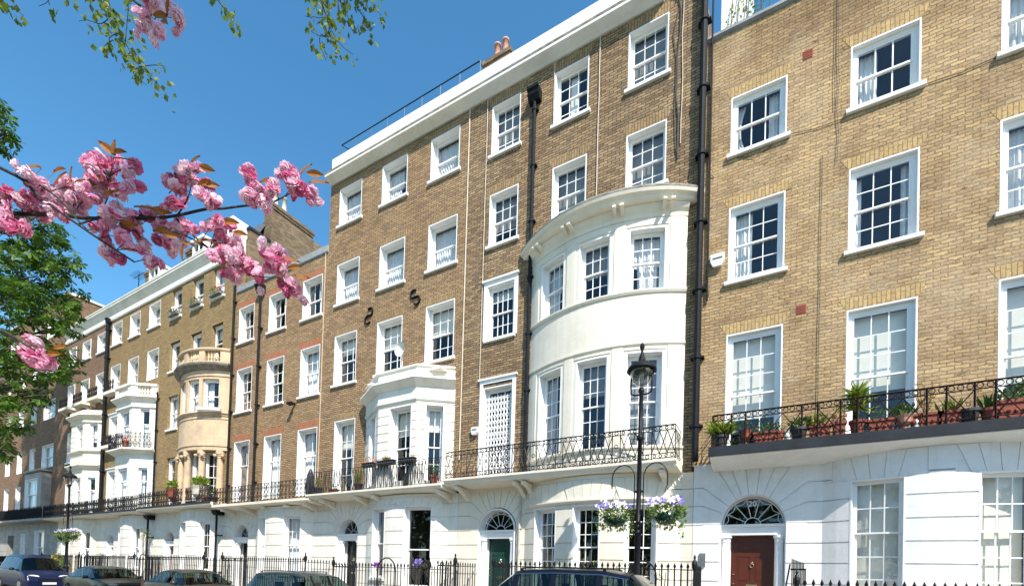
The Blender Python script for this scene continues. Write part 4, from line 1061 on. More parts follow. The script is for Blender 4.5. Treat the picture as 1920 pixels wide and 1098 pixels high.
mb=MB(); mb.sweep(FLAT,U0,U1,[(-.02,4.34),(-.02,4.55),(.9,4.55),(.9,4.47),(.82,4.40)]); bal=part(mb,'balcony','stucco_cream',h)
railing(bal,FLAT,U0,U1,4.551,5.36,.85,'scroll'); mb=MB(); mb.band(FLAT,U0+.001,U1-.001,4.495,4.575,.86,.93); part(mb,'balcony_edge','fascia_grey',bal)
cornice(h,U0,U1,0,CP2,'stucco_chalk')
interior(h,U0,U1,[.4,4.5,8.0,12.1,15.0,17.1]); shell(h,U0,U1,17.6,'brick_brown')
mansard(h,U0,U1,())
mb=MB(); a=(-40.6,2.5); mb.tube([(a[0],a[1],20.2),(a[0],a[1],22.6)],.03,5)
for k in range(7): mb.tube([(a[0]-.6+.2*k,a[1]-.35,22.45),(a[0]-.6+.2*k,a[1]+.35,22.45)],.014,4)
mb.tube([(a[0]-.8,a[1],22.45),(a[0]+.8,a[1],22.45)],.02,4); mb.tube([(a[0]-.3,a[1],21.6),(a[0]+.4,a[1],21.6)],.014,4)
part(mb,'television_aerial','iron_black',h)

# ================= number 13
h=house('tall umber brick building with grey stone bay behind the horse chestnut leaves',-59.0,-44.8)
U0,U1=-59.,-44.801
ops=[]; wl=[]
for k in range(5):
    a=(-51.32 if k==1 else -48.8-2.65*(k))+.0
    a=[-48.75,-51.32,-54.08,-56.84,-58.7][k]; b=a+([2.35,1.27,1.25,1.2,.0][k])
    if k==4: continue
    for z0,z1 in ((18.4,19.85),(15.4,16.9),(12.15,13.6),(8.5,10.24),(5.0,7.42)):
        if k==0 and z0==5.0: continue
        ops.append((a,b,z0,z1)); wl.append((a,b,z0,z1,k))
brick_front(h,U0,U1,4.55,20.9,ops+[(-49.3,-47.1,5.0,7.5)],'brick_umber')
for a,b,z0,z1,k in wl: window(h,FLAT,a,b,z0,z1,3 if k==0 else 1,1,1,.2,'net' if k==0 else 'netlow',sill=False,trim=-.02)
PB=Path([(-49.9,0),(-49.9,-.55),(-46.5,-.55),(-46.5,0)],0.)
mb=MB(); wall(mb,PB,0,PB.end,4.55,8.0,[(.75,3.2,4.8,7.6)],(),0.,-.2); mb.sweep(PB,0,PB.end,[(-.5,8.001),(-.5,8.2),(.15,8.2),(.15,8.1)]); part(mb,'bay_wall','stucco_grey',h)
window(h,PB,.75,3.2,4.8,7.6,3,1,2,.12,'net',sill=False,mid=.6)
mb=MB(); wall(mb,FLAT,U0,U1,0,4.45,[(-49.3,-47.3,1.3,3.8),(-52.2,-51.2,1.3,3.6),(-55.2,-53.8,.4,3.5)],(1.0,1.6,2.2,2.8,3.4,4.0),.03); part(mb,'ground_floor_wall','stucco_grey',h)
window(h,FLAT,-49.3,-47.3,1.3,3.8,3,1,1,.14,'net',pf=.03); window(h,FLAT,-52.2,-51.2,1.3,3.6,1,1,1,.14,'net',pf=.03)
mb=MB(); mb.band(FLAT,-55.2,-53.8,.4,3.5,-.5,-.4); part(mb,'door','door_black',h)
mb=MB(); mb.sweep(FLAT,U0,U1,[(-.02,4.4),(-.02,4.549),(.9,4.549),(.9,4.42)]); bal=part(mb,'balcony','stucco_grey',h)
railing(bal,FLAT,U0,U1-.2,4.55,5.4,.85,'wavy')
mb=MB(); mb.sweep(FLAT,U0,U1,[(-.35,20.901),(-.35,21.05),(.08,21.05),(.08,20.901)]); mb.box(U1-.3,U1+.08,.351,9,20.901,21.05); part(mb,'coping','stucco_cream',h)
interior(h,U0,U1,[.4,4.5,8.0,11.6,14.9,17.9,20.8]); shell(h,U0,U1,20.9,'brick_umber')
CH_BR=[([(-2.799, -12.79, 2.925), (-2.507, -12.739, 2.839), (-2.262, -12.714, 2.751), (-2.149, -12.684, 2.724), (-2.017, -12.633, 2.711), (-1.948, -12.594, 2.701), (-1.845, -12.537, 2.705), (-1.767, -12.493, 2.707), (-1.716, -12.442, 2.733), (-1.653, -12.385, 2.772), (-1.616, -12.353, 2.783), (-1.563, -12.312, 2.802), (-1.509, -12.27, 2.817), (-1.473, -12.25, 2.836), (-1.445, -12.224, 2.867)], 0.0075, 0.0022), ([(-2.724, -12.809, 3.16), (-2.435, -12.758, 2.995), (-2.192, -12.734, 2.856), (-2.104, -12.707, 2.806), (-2.036, -12.69, 2.748), (-1.975, -12.667, 2.698), (-1.912, -12.63, 2.65), (-1.849, -12.594, 2.603), (-1.749, -12.537, 2.533)], 0.006, 0.0025), ([(-2.113, -12.712, 2.809), (-2.023, -12.684, 2.77), (-1.961, -12.659, 2.725), (-1.917, -12.633, 2.672), (-1.878, -12.611, 2.628)], 0.003, 0.002), ([(-1.845, -12.537, 2.705), (-1.889, -12.573, 2.702), (-1.906, -12.593, 2.682), (-1.916, -12.621, 2.653)], 0.0035, 0.003), ([(-1.914, -12.575, 2.714), (-1.898, -12.567, 2.744), (-1.884, -12.56, 2.788), (-1.882, -12.56, 2.839)], 0.003, 0.0015), ([(-1.694, -12.452, 2.708), (-1.648, -12.425, 2.658), (-1.599, -12.397, 2.615), (-1.549, -12.368, 2.577), (-1.53, -12.357, 2.569), (-1.469, -12.323, 2.553), (-1.438, -12.305, 2.554)], 0.003, 0.0015), ([(-1.717, -12.464, 2.668), (-1.661, -12.444, 2.65), (-1.605, -12.401, 2.618)], 0.0022, 0.002), ([(-1.53, -12.357, 2.569), (-1.488, -12.345, 2.545), (-1.452, -12.336, 2.519), (-1.389, -12.3, 2.516)], 0.0022, 0.001), ([(-1.716, -12.442, 2.733), (-1.673, -12.441, 2.752), (-1.638, -12.445, 2.771), (-1.619, -12.446, 2.805)], 0.0028, 0.0012), ([(-2.466, -12.567, 4.007), (-2.093, -12.523, 3.68), (-1.889, -12.519, 3.468), (-1.817, -12.512, 3.406), (-1.758, -12.501, 3.36), (-1.736, -12.489, 3.355)], 0.005, 0.002), ([(-2.364, -12.821, 2.377), (-2.109, -12.769, 2.307), (-1.981, -12.741, 2.261), (-1.918, -12.728, 2.226), (-1.875, -12.715, 2.207)], 0.004, 0.0015), ([(-1.445, -12.224, 2.867), (-1.431, -12.217, 2.896), (-1.417, -12.21, 2.924)], 0.0012, 0.0008), ([(-1.563, -12.312, 2.802), (-1.546, -12.303, 2.827), (-1.531, -12.295, 2.867)], 0.0012, 0.0008)]
CH_BL=[(-2.13, -12.728, 2.754), (-2.194, -12.728, 2.76), (-2.141, -12.717, 2.7), (-2.147, -12.693, 2.68), (-2.192, -12.716, 2.684), (-2.081, -12.717, 2.625), (-2.115, -12.743, 2.665), (-2.149, -12.671, 2.851), (-2.08, -12.698, 2.82), (-2.037, -12.676, 2.777), (-2.131, -12.642, 2.806), (-2.022, -12.64, 2.76), (-2.132, -12.661, 2.79), (-2.119, -12.694, 2.747), (-2.116, -12.674, 2.743), (-1.992, -12.659, 2.705), (-2.02, -12.62, 2.734), (-2.013, -12.59, 2.747), (-1.987, -12.615, 2.765), (-2.046, -12.624, 2.811), (-1.989, -12.6, 2.812), (-1.887, -12.611, 2.743), (-1.992, -12.591, 2.774), (-1.945, -12.585, 2.819), (-1.897, -12.592, 2.872), (-1.877, -12.611, 2.829), (-1.931, -12.547, 2.904), (-1.896, -12.571, 2.84), (-1.934, -12.564, 2.83), (-1.917, -12.537, 2.871), (-1.859, -12.523, 2.883), (-1.897, -12.521, 2.914), (-1.811, -12.532, 2.798), (-1.876, -12.521, 2.804), (-1.853, -12.548, 2.729), (-1.939, -12.542, 2.849), (-1.962, -12.56, 2.79), (-1.839, -12.579, 2.692), (-1.807, -12.557, 2.684), (-1.868, -12.581, 2.635), (-1.974, -12.556, 2.7), (-1.873, -12.557, 2.595), (-1.87, -12.534, 2.587), (-1.819, -12.544, 2.629), (-1.808, -12.514, 2.671), (-1.808, -12.529, 2.682), (-1.806, -12.53, 2.616), (-1.805, -12.503, 2.604), (-1.77, -12.482, 2.571), (-1.832, -12.482, 2.664), (-1.748, -12.46, 2.642), (-1.757, -12.437, 2.647), (-1.781, -12.46, 2.706), (-1.816, -12.465, 2.746), (-1.798, -12.491, 2.735), (-1.63, -12.458, 2.838), (-1.723, -12.43, 2.876), (-1.685, -12.397, 2.859), (-1.69, -12.407, 2.902), (-1.697, -12.448, 2.808), (-1.691, -12.429, 2.847), (-1.675, -12.475, 2.737), (-1.753, -12.45, 2.855), (-1.637, -12.414, 2.798), (-1.576, -12.411, 2.743), (-1.557, -12.426, 2.742), (-1.809, -12.477, 2.749), (-1.735, -12.419, 2.727), (-1.616, -12.455, 2.654), (-1.729, -12.437, 2.695), (-1.583, -12.4, 2.679), (-1.538, -12.404, 2.673), (-1.538, -12.387, 2.643), (-1.569, -12.35, 2.649), (-1.56, -12.334, 2.68), (-1.523, -12.405, 2.562), (-1.54, -12.35, 2.584), (-1.471, -12.376, 2.564), (-1.528, -12.333, 2.635), (-1.471, -12.349, 2.835), (-1.541, -12.326, 2.892), (-1.507, -12.295, 2.858), (-1.48, -12.333, 2.776), (-1.49, -12.283, 2.821), (-1.48, -12.355, 2.772), (-1.384, -12.328, 2.777), (-1.385, -12.271, 2.873), (-1.343, -12.312, 2.836), (-1.325, -12.282, 2.806), (-1.322, -12.256, 2.795), (-1.32, -12.232, 2.812), (-1.333, -12.291, 2.791), (-1.395, -12.334, 2.569), (-1.444, -12.268, 2.639), (-1.457, -12.337, 2.549), (-1.439, -12.253, 2.572), (-1.491, -12.289, 2.548), (-1.359, -12.274, 2.5), (-1.351, -12.26, 2.485), (-1.497, -12.337, 2.57), (-1.437, -12.289, 2.572), (-1.393, -12.27, 2.579), (-1.541, -12.356, 2.539), (-2.097, -12.656, 2.306), (-2.157, -12.653, 2.289), (-2.063, -12.649, 2.253), (-2.034, -12.641, 2.23), (-2.113, -12.653, 2.248), (-1.753, -12.529, 3.374), (-1.74, -12.514, 3.368), (-1.761, -12.449, 3.43), (-1.69, -12.46, 3.337), (-1.779, -12.506, 3.325), (-1.693, -12.518, 3.251), (-1.777, -12.521, 3.34)]
CH_LF=[((-2.06, -12.694, 2.837), -1), ((-2.064, -12.696, 2.815), -1), ((-1.987, -12.653, 2.83), 1), ((-1.983, -12.651, 2.806), 0.6), ((-1.954, -12.634, 2.819), 0.3), ((-1.856, -12.581, 2.903), -0.7), ((-1.837, -12.57, 2.907), 0.1), ((-1.823, -12.563, 2.892), 1), ((-1.808, -12.554, 2.871), 1), ((-1.912, -12.611, 2.79), 1), ((-1.831, -12.565, 2.768), 0.4), ((-1.891, -12.599, 2.799), 1), ((-1.886, -12.596, 2.813), 0.8), ((-1.616, -12.446, 2.872), 0.2), ((-1.579, -12.425, 2.848), 1), ((-1.59, -12.43, 2.798), 1), ((-1.564, -12.415, 2.765), 1), ((-1.674, -12.477, 2.775), -1), ((-1.75, -12.518, 2.72), -1), ((-1.703, -12.491, 2.71), 1), ((-1.705, -12.491, 2.651), 1), ((-1.678, -12.476, 2.635), 1), ((-1.579, -12.42, 2.621), 1), ((-1.542, -12.399, 2.602), 0.8), ((-1.642, -12.455, 2.582), 0.4), ((-1.628, -12.447, 2.61), 1), ((-1.514, -12.385, 2.682), 1), ((-1.484, -12.368, 2.646), 1), ((-1.307, -12.273, 2.857), -0.1), ((-1.282, -12.258, 2.841), 1), ((-1.272, -12.252, 2.815), 1), ((-1.344, -12.287, 2.567), 1), ((-1.333, -12.281, 2.545), 1), ((-1.313, -12.269, 2.516), 1), ((-1.974, -12.635, 2.272), 1), ((-1.992, -12.644, 2.251), 1), ((-1.716, -12.511, 3.327), 1), ((-1.695, -12.5, 3.358), 0.2), ((-1.704, -12.504, 3.307), -0.4), ((-1.414, -12.332, 2.815), 1), ((-1.393, -12.319, 2.792), 1), ((-1.846, -12.573, 2.755), -1), ((-1.568, -12.417, 2.798), 1), ((-1.793, -12.541, 2.665), -1), ((-2.106, -12.718, 2.752), 1)]
LM_TW=[[(-5.344, -11.486, 6.845), (-5.185, -11.505, 6.534), (-5.029, -11.527, 6.3), (-4.979, -11.496, 6.164), (-4.925, -11.464, 6.052), (-4.863, -11.427, 5.926), (-4.814, -11.398, 5.849), (-4.748, -11.359, 5.774), (-4.675, -11.317, 5.703), (-4.59, -11.267, 5.591)], [(-4.966, -11.489, 6.142), (-5.045, -11.532, 6.084), (-5.016, -11.514, 6.012)], [(-5.029, -11.527, 6.286), (-5.107, -11.569, 6.206), (-5.207, -11.626, 6.234), (-5.275, -11.664, 6.223)], [(-5.017, -11.516, 6.071), (-5.084, -11.552, 6.01), (-5.047, -11.531, 5.956)], [(-4.884, -11.439, 5.971), (-4.935, -11.467, 5.923), (-4.959, -11.481, 5.959)], [(-4.814, -11.398, 5.849), (-4.702, -11.335, 5.867), (-4.622, -11.29, 5.856)], [(-4.814, -11.398, 5.849), (-4.861, -11.423, 5.788), (-4.759, -11.364, 5.691)], [(-5.344, -11.486, 6.845), (-5.199, -11.626, 6.454), (-5.23, -11.642, 6.385)], [(-4.925, -11.464, 6.052), (-4.916, -11.462, 6.212), (-4.903, -11.459, 6.418), (-5.138, -11.369, 6.804)], [(-3.91, -10.57, 7.022), (-3.648, -10.532, 6.709), (-3.613, -10.51, 6.614), (-3.569, -10.483, 6.481), (-3.516, -10.451, 6.368), (-3.452, -10.413, 6.283), (-3.38, -10.372, 6.228)], [(-3.622, -10.516, 6.652), (-3.687, -10.551, 6.554), (-3.763, -10.593, 6.561)], [(-3.569, -10.483, 6.481), (-3.634, -10.518, 6.397), (-3.641, -10.52, 6.315), (-3.588, -10.487, 6.159)], [(-3.566, -10.376, 6.984), (-3.505, -10.452, 6.714), (-3.478, -10.434, 6.571), (-3.414, -10.396, 6.501)], [(-3.437, -10.304, 6.988), (-3.375, -10.378, 6.694), (-3.31, -10.34, 6.576), (-3.266, -10.313, 6.458), (-3.216, -10.285, 6.483)], [(-3.351, -10.256, 6.991), (-3.228, -10.296, 6.675), (-3.163, -10.258, 6.581)], [(-3.414, -10.396, 6.501), (-3.342, -10.356, 6.489)], [(-3.56, -10.478, 6.472), (-3.706, -10.558, 6.419), (-3.694, -10.553, 6.467)], [(-4.463, -11.103, 6.698), (-4.347, -11.035, 6.561), (-4.304, -11.01, 6.497), (-4.246, -10.976, 6.433), (-4.212, -10.956, 6.378), (-4.174, -10.934, 6.305)], [(-6.031, -12.093, 6.518), (-5.849, -11.988, 6.364), (-5.768, -11.942, 6.321), (-5.699, -11.902, 6.264)], [(-6.028, -12.088, 6.335), (-5.888, -12.01, 6.331), (-5.819, -11.969, 6.26)], [(-5.473, -11.782, 6.583), (-5.502, -11.794, 6.399), (-5.581, -11.837, 6.341)]]
CN_BL=[((-17.27, -9.294, 10.135), 0.69), ((-17.225, -8.816, 10.369), 0.51), ((-16.978, -8.55, 9.738), 0.6), ((-16.769, -8.988, 8.847), 0.71), ((-17.09, -8.255, 9.064), 0.5), ((-16.52, -9.405, 8.004), 0.72), ((-16.513, -8.825, 7.895), 0.69), ((-16.767, -8.279, 7.868), 0.35), ((-16.644, -9.337, 6.866), 0.73), ((-16.612, -8.856, 6.656), 0.66), ((-16.918, -8.35, 7.142), 0.49), ((-16.949, -8.129, 6.726), 0.32), ((-16.797, -9.176, 6.016), 0.68), ((-16.851, -8.746, 5.932), 0.34), ((-16.673, -9.318, 5.14), 0.56), ((-16.92, -8.995, 4.998), 0.22), ((-17.005, -9.26, 4.362), 0.3), ((-16.159, -9.855, 11.968), 0.33), ((-15.977, -9.746, 11.621), 0.19), ((-16.016, -9.763, 11.343), 0.18), ((-16.187, -9.878, 12.344), 0.18), ((-17.218, -8.545, 8.502), 0.72), ((-16.9, -9.075, 9.53), 0.6), ((-16.826, -8.097, 8.56), 0.23), ((-18.21, -9.801, 9.074), 1.1), ((-18.284, -9.787, 6.326), 1.1), ((-19.265, -10.364, 7.666), 1.65), ((-20.292, -11.021, 11.751), 1.51), ((-19.327, -10.33, 4.232), 1.24), ((-16.989, -8.569, 10.381), 0.37), ((-16.669, -8.258, 9.529), 0.32), ((-17.897, -9.537, 4.691), 0.69)]
CN_TR=[(-19.921, -10.323, -1.317), (-19.718, -10.421, 3.554), (-19.265, -10.364, 7.666), (-19.214, -10.418, 11.787), (-19.38, -10.566, 14.527)]
CH_TR=[(-5.252, -14.01, 0.0), (-5.132, -13.913, 2.274), (-5.109, -13.917, 3.144), (-5.161, -13.964, 4.012)]
CAM=((0.0, -13.2, 1.6), [[0.872121, 0.488431, 0.028992], [-0.016759, -0.029398, 0.999427], [-0.489004, 0.872107, 0.017452]])
# ------------------------------------------------------------------ street
mb=MB(); mb.quad((-400,-400,-.004),(400,-400,-.004),(400,400,-.004),(-400,400,-.004)); struct(mb,'ground','grass')
mb=MB(); mb.box(-120,60,-12.0,-3.0,-.1,.0); struct(mb,'road','asphalt')
mb=MB(); mb.box(-120,60,-2.85,9.,-.1,.12); mb.box(-120,60,-16.,-12.15,-.1,.12); struct(mb,'pavement','paving')
mb=MB(); mb.box(-120,60,-3.0,-2.851,-.1,.125); mb.box(-120,60,-12.149,-12.0,-.1,.125); struct(mb,'kerb','kerb_stone')
mb=MB(); mb.box(-120,60,-5.35,-5.25,.0005,.004); 
for k in range(14): mb.box(-60+k*5.4,-59.9+k*5.4,-5.249,-3.05,.0005,.004)
struct(mb,'parking_marking','plate_white')

# ------------------------------------------------------------------ area railings
def area_rail(label,segs,z,p=1.3,hoops=(),finials=()):
    t=thing('area_railing',label,'railing',((segs[0][0]+segs[-1][1])/2,-p,.12),'iron railings before the houses')
    m=MB()
    for a,b in segs: m.box(a-.08,b+.08,-p-.13,-p+.13,.12,.34)
    part(m,'plinth','stone_grey',t)
    for a,b in segs:
        railing(t,FLAT,a,b,.34,z,p,'spear',name='railing_panel')
    for x in finials:
        m=MB(); m.lathe((x,-p,.34),[(.03,0),(.03,z-.5),(.06,z-.42),(.07,z-.34),(.05,z-.27),(.02,z-.22),(.03,z-.16),(0,z-.1)],8); part(m,'newel','iron_black',t)
    for x,r,zz in hoops:
        m=MB(); m.tube([(x+r*math.cos(PI*i/12),-p-.03,zz+r*1.1*math.sin(PI*i/12)) for i in range(13)],.022,5); m.tube([(x-r,-p-.03,.34),(x-r,-p-.03,zz)],.02,5); m.tube([(x+r,-p-.03,.34),(x+r,-p-.03,zz)],.02,5)
        part(m,'hoop','iron_black',t)
    # returns along the steps back to the wall
    for x in sorted({segs[0][0],segs[-1][1],*[s[1] for s in segs],*[s[0] for s in segs]}):
        m=MB()
        for k in range(1,9): y=-p+.14*k; m.tube([(x,y,.12),(x,y,z-.1)],.015,4); m.lathe((x,y,z-.14),[(.011,0),(.022,.02),(.024,.045),(.0,.13)],5)
        m.tube([(x,-p,z-.16),(x,-.15,z-.16)],.012,4)
        part(m,'return_panel','iron_black',t)
    return t
area_rail('row of iron spears before the white bow of number 20',[(.45,7.0)],1.64,finials=(.45,))
area_rail('railings with arched hoop below the large white bow and its hanging baskets',[(-9.4,-8.72),(-7.3,-1.65)],1.95,hoops=[(-2.9,.36,1.62)],finials=(-8.72,-7.3,-1.65))
area_rail('railings with tall arched hoop before the dark ground floor window',[(-14.3,-9.75)],1.82,hoops=[(-11.6,.42,1.55)],finials=(-14.3,-9.75))
area_rail('railings beside the black doors behind the grey estate car',[(-21.6,-15.9)],1.97,finials=(-21.6,-15.9))
area_rail('railings with curled hoop before the orange-red door and the sandstone bow house',[(-30.6,-29.9),(-28.5,-23.1)],1.97,hoops=[(-28.9,.4,1.62)],finials=(-29.9,-28.5,-23.1))
area_rail('railings before the white canted bay house with hoop beside its dark doorway',[(-37.5,-37.0),(-35.8,-31.0)],1.95,hoops=[(-36.3,.4,1.62)],finials=(-37.0,-35.8))
area_rail('railings behind the far lamp post with ivy growing through them',[(-44.7,-44.2),(-43.0,-38.0)],1.95,finials=(-43.0,))
area_rail('farthest railings before the grey stone ground floor behind the blue van',[(-58.5,-56.0),(-53.2,-45.0)],1.8)

# ------------------------------------------------------------------ foliage helpers
def rnd(): return random.uniform(-1,1)
def leaf(mb,c,size,m=0,d=None,fold=.25,w=.45):
    """a pointed leaf of two folded halves"""
    c=Vector(c); d=Vector(d) if d else Vector((rnd(),rnd(),rnd()*.8-.2))
    if d.length<.05: d=Vector((0,0,-1))
    d.normalize(); s=d.cross(Vector((rnd(),rnd(),rnd()+.3))); 
    if s.length<.01: s=d.orthogonal()
    s.normalize(); n=d.cross(s)
    tip=c+d*size; mid=c+d*size*.45; a=mid+s*size*w*.5+n*size*fold*.3; b=mid-s*size*w*.5+n*size*fold*.3
    mb.quad(c,a,tip,m=m); mb.quad(c,tip,b,m=m)
    i=len(mb.v)
def foliage(mb,c,r,n,size,ms=(0,),up=.3,w=.5):
    for _ in range(n):
        while True:
            q=(rnd(),rnd(),rnd())
            if sum(x*x for x in q)<1: break
        leaf(mb,(c[0]+q[0]*r[0],c[1]+q[1]*r[1],c[2]+q[2]*r[2]),size*random.uniform(.6,1.3),random.choice(ms),(q[0]+rnd()*.6,q[1]+rnd()*.6,q[2]+up+rnd()*.6),w=w)
def blooms(mb,c,r,n,size,m=0):
    for _ in range(n):
        q=Vector((rnd(),rnd(),rnd()));
        p=Vector(c)+Vector((q.x*r[0],q.y*r[1],q.z*r[2]))
        nd=Vector((rnd()*.6,-1+rnd()*.4,.5+rnd()*.4)).normalized(); s=nd.orthogonal().normalized(); t=nd.cross(s)
        for k in range(5):
            a=2*PI*k/5; u=s*math.cos(a)+t*math.sin(a); v=s*math.cos(a+.6)+t*math.sin(a+.6); w=s*math.cos(a-.6)+t*math.sin(a-.6)
            mb.quad(p,p+w*size*.6+nd*size*.1,p+u*size,p+v*size*.6+nd*size*.1,m=m)
# ------------------------------------------------------------------ potted plants on balconies
def pot(label,u,y,z,kind,plant,mat='terracotta',n=60,hh=.26,size=.1,leafm='leaf_pot',r=.13,flower=None,group=None,name='potted_plant',cat='plant pot'):
    t=thing(name,label,cat,(u,y,z),group)
    m=MB()
    if kind=='round': m.lathe((u,y,z),[(0,0),(r*.72,0),(r*.95,hh*.8),(r*1.1,hh*.8),(r*1.1,hh),(r*.9,hh),(r*.9,hh*.85),(0,hh*.85)],14)
    elif kind=='urn': m.lathe((u,y,z),[(0,0),(r*.6,0),(r*.3,hh*.2),(r*.9,hh*.5),(r,hh*.8),(r*1.2,hh),(r*.9,hh),(0,hh*.9)],14)
    else:
        L=r; a,b=u-L,u+L
        m.box(a+.03,b-.03,y-.08,y+.08,z,z+hh*.82); m.box(a,b,y-.105,y+.105,z+hh*.82,z+hh)
        k=int(L*2/.1)
        for i in range(k): x=a+.06+(2*L-.12)*i/max(1,k-1); m.lathe((x,y-.085,z+hh*.4),[(0,-.035),(.03,-.02),(.035,0),(.03,.02),(0,.035)],6)
    part(m,'pot' if kind!='trough' else 'trough',mat,t)
    f=MB(); w=r if kind=='trough' else r*1.1
    if plant=='low': foliage(f,(u,y,z+hh+.08),(w*1.1,.13,.14),int(n*2.6)+10,size*1.15,up=.8)
    elif plant=='bush': foliage(f,(u,y,z+hh+.18),(w*1.2,.16 if r<.3 else .3,.2 if r<.3 else .27),n,size,up=.4)
    elif plant=='fern':
        for _ in range(n): 
            a=random.random()*2*PI; leaf(f,(u+rnd()*.05,y+rnd()*.05,z+hh),size*random.uniform(2,4),0,(math.cos(a)*1.2,math.sin(a)*1.2,1.0+rnd()*.6),w=.16)
    elif plant=='spiky':
        for hgt in (.25,.45,.6):
            f.tube([(u,y,z+hh*.8),(u+rnd()*.04,y,z+hh+hgt)],.012,5)
            for _ in range(n//3):
                a=random.random()*2*PI; leaf(f,(u,y,z+hh+hgt),size*random.uniform(2,3.2),0,(math.cos(a),math.sin(a),.6+rnd()*.9),w=.14)
    elif plant=='agave':
        for _ in range(n//3):
            a=random.random()*2*PI; leaf(f,(u+rnd()*w*.6,y,z+hh*.9),size*2.4,0,(math.cos(a)*.4,math.sin(a)*.4,1),w=.22)
    elif plant=='stems':
        for _ in range(n//8):
            q=Vector((u+rnd()*.05,y+rnd()*.04,z+hh)); e=q+Vector((rnd()*.22,rnd()*.1,.35+random.random()*.35)); f.tube([q,(q+e)/2+Vector((rnd()*.03,0,0)),e],.006,4)
            for k in range(6): leaf(f,q.lerp(e,.3+.13*k),size*.8,0)
    part(f,'foliage',leafm,t)
    if flower:
        b=MB(); blooms(b,(u,y,z+hh+.12),(w,.1,.09),14,.04); part(b,'flowers',flower,t)
    return t
G='pots along the balcony of number 20'
Y=-.70; Z=4.846
pot('big leafy fern in a black pot at the left end of the number 20 balcony',-1.18,Y,Z,'round','fern','pot_black',150,.30,.14,'leaf_bright',.17,group=G)
pot('terracotta pot with small feet, just right of the big fern',-.64,Y,Z,'urn','low','terracotta',14,.36,.06,r=.13,group=G)
pot('terracotta trough with thin green shoots under the first blind window',-.22,Y,Z,'trough','low','terracotta',26,.28,.08,r=.26,group=G)
pot('small terracotta pot between the shoot trough and the striped bottle',.07,Y,Z,'round','low','terracotta',12,.26,.06,r=.10,group=G)
pot('black trough with a dark trailing plant beside the striped bottle',.46,Y,Z,'round','low','pot_black',50,.28,.09,'leaf_pot',.17,group=G)
pot('terracotta trough with pale yellow-green leaves left of the pink blooms',.86,Y,Z,'trough','low','terracotta',46,.30,.09,'leaf_bright',.22,group=G)
pot('terracotta trough with salmon pink blooms before the tall spiky plant',1.22,Y,Z,'trough','bush','terracotta',60,.32,.08,'leaf_bright',.14,flower='flower_red',group=G)
pot('tall spiky leaved plant left of the second blind window on the balcony',1.56,Y+.04,Z,'round','spiky','terracotta',120,.32,.13,'leaf_bright',.15,group=G)
pot('long terracotta trough below the dark lower sash of the middle window',1.96,Y,Z,'trough','low','terracotta',20,.28,.07,r=.24,group=G)
pot('orange ribbed terracotta pot with a leafy shrub under the middle window',2.36,Y,Z,'urn','low','clay_pale',40,.30,.09,r=.15,group=G)
pot('terracotta trough with purple-stemmed twiggy plant against bare brick',2.70,Y,Z,'trough','stems','terracotta',90,.30,.09,'leaf_dry',.26,group=G)
pot('terracotta trough of grey-green agave spikes',3.06,Y,Z,'trough','agave','terracotta',50,.30,.13,'leaf_bright',.20,group=G)
pot('wide dark terracotta bowl without visible leaves',3.36,Y,Z,'round','low','pot_black',4,.28,.05,r=.17,group=G)
pot('terracotta pot with upright bright green blades',3.66,Y,Z,'round','agave','terracotta',50,.26,.14,'leaf_pot',.14,group=G)
pot('terracotta trough below the large bush at the right edge',3.96,Y,Z,'trough','low','terracotta',20,.38,.07,r=.22,group=G)
pot('large dark leafy bush rising over the railing at the right edge',4.26,Y+.2,Z,'round','bush','terracotta',260,.36,.10,'leaf_pot',.30,group=G)
m=MB(); m.lathe((.24,-.74,Z),[(0,0),(.075,0),(.07,.10),(.045,.22),(.02,.26),(.03,.30),(0,.32)],10); tag(m.build('garden_ornament','plate_white',smooth=True),'small pale cone shaped ornament standing between terracotta pots on the balcony','ornament')
m=MB(); m.lathe((2.12+.42,-.76,Z),[(0,0),(.06,0),(.05,.05),(.02,.09),(.045,.14),(0,.22)],10); tag(m.build('garden_ornament','plate_white',smooth=True),'tiny white ornament beside the orange ribbed pot','ornament')
t=thing('climbing_plant','leafy climber with reddish buds against the white roof terrace wall','plant',(-1.0,-.05,16.2))
m=MB()
for k in range(9):
    q=Vector((-1.32+.12*k,.12,16.2)); e=q+Vector((.15+rnd()*.2,rnd()*.08,1.0+random.random()*.6)); m.tube([q,q.lerp(e,.5)+Vector((rnd()*.06,0,0)),e],.008,4)
part(m,'stem','bark_grey',t); f=MB()
foliage(f,(-1.0,.12,16.55),(.42,.1,.42),100,.09,w=.5); foliage(f,(-.55,.12,16.8),(.18,.1,.5),60,.09,w=.5); part(f,'foliage','leaf_bright',t)
G2='plants on the balcony of number 18'
pot('round green shrub in a terracotta pot at the right end of the white bay balcony',-10.2,-.68,4.551,'round','bush','terracotta',150,.30,.08,'leaf_pot',.17,group=G2)
pot('straggly yellow-green shrub left of the white bay behind the railing',-13.9,-.6,4.551,'round','stems','pot_black',160,.3,.10,'leaf_yellow',.16,group=G2)
pot('low red-pot plants behind the railing at the left french window',-15.2,-.66,4.551,'trough','low','terracotta',20,.16,.06,'leaf_pot',.22,group=G2)
pot('yellow-leaved shrub at the far left end behind the wavy railing',-16.2,-.6,4.551,'round','bush','pot_black',110,.3,.08,'leaf_yellow',.18,group=G2)
pot('window trough of pink heather hooked on the railing left of the bay',-13.1,-.88,5.36,'trough','low','pot_black',40,.16,.05,'leaf_dry',.30,flower='flower_red',group=G2)
pot('railing trough with dry silvery grass before the middle bay window',-12.2,-.90,5.36,'trough','fern','pot_black',40,.16,.07,'leaf_dry',.42,group=G2)
pot('empty black railing trough before the bay pilaster',-11.2,-.90,5.36,'trough','low','pot_black',4,.16,.04,'leaf_dry',.36,group=G2)
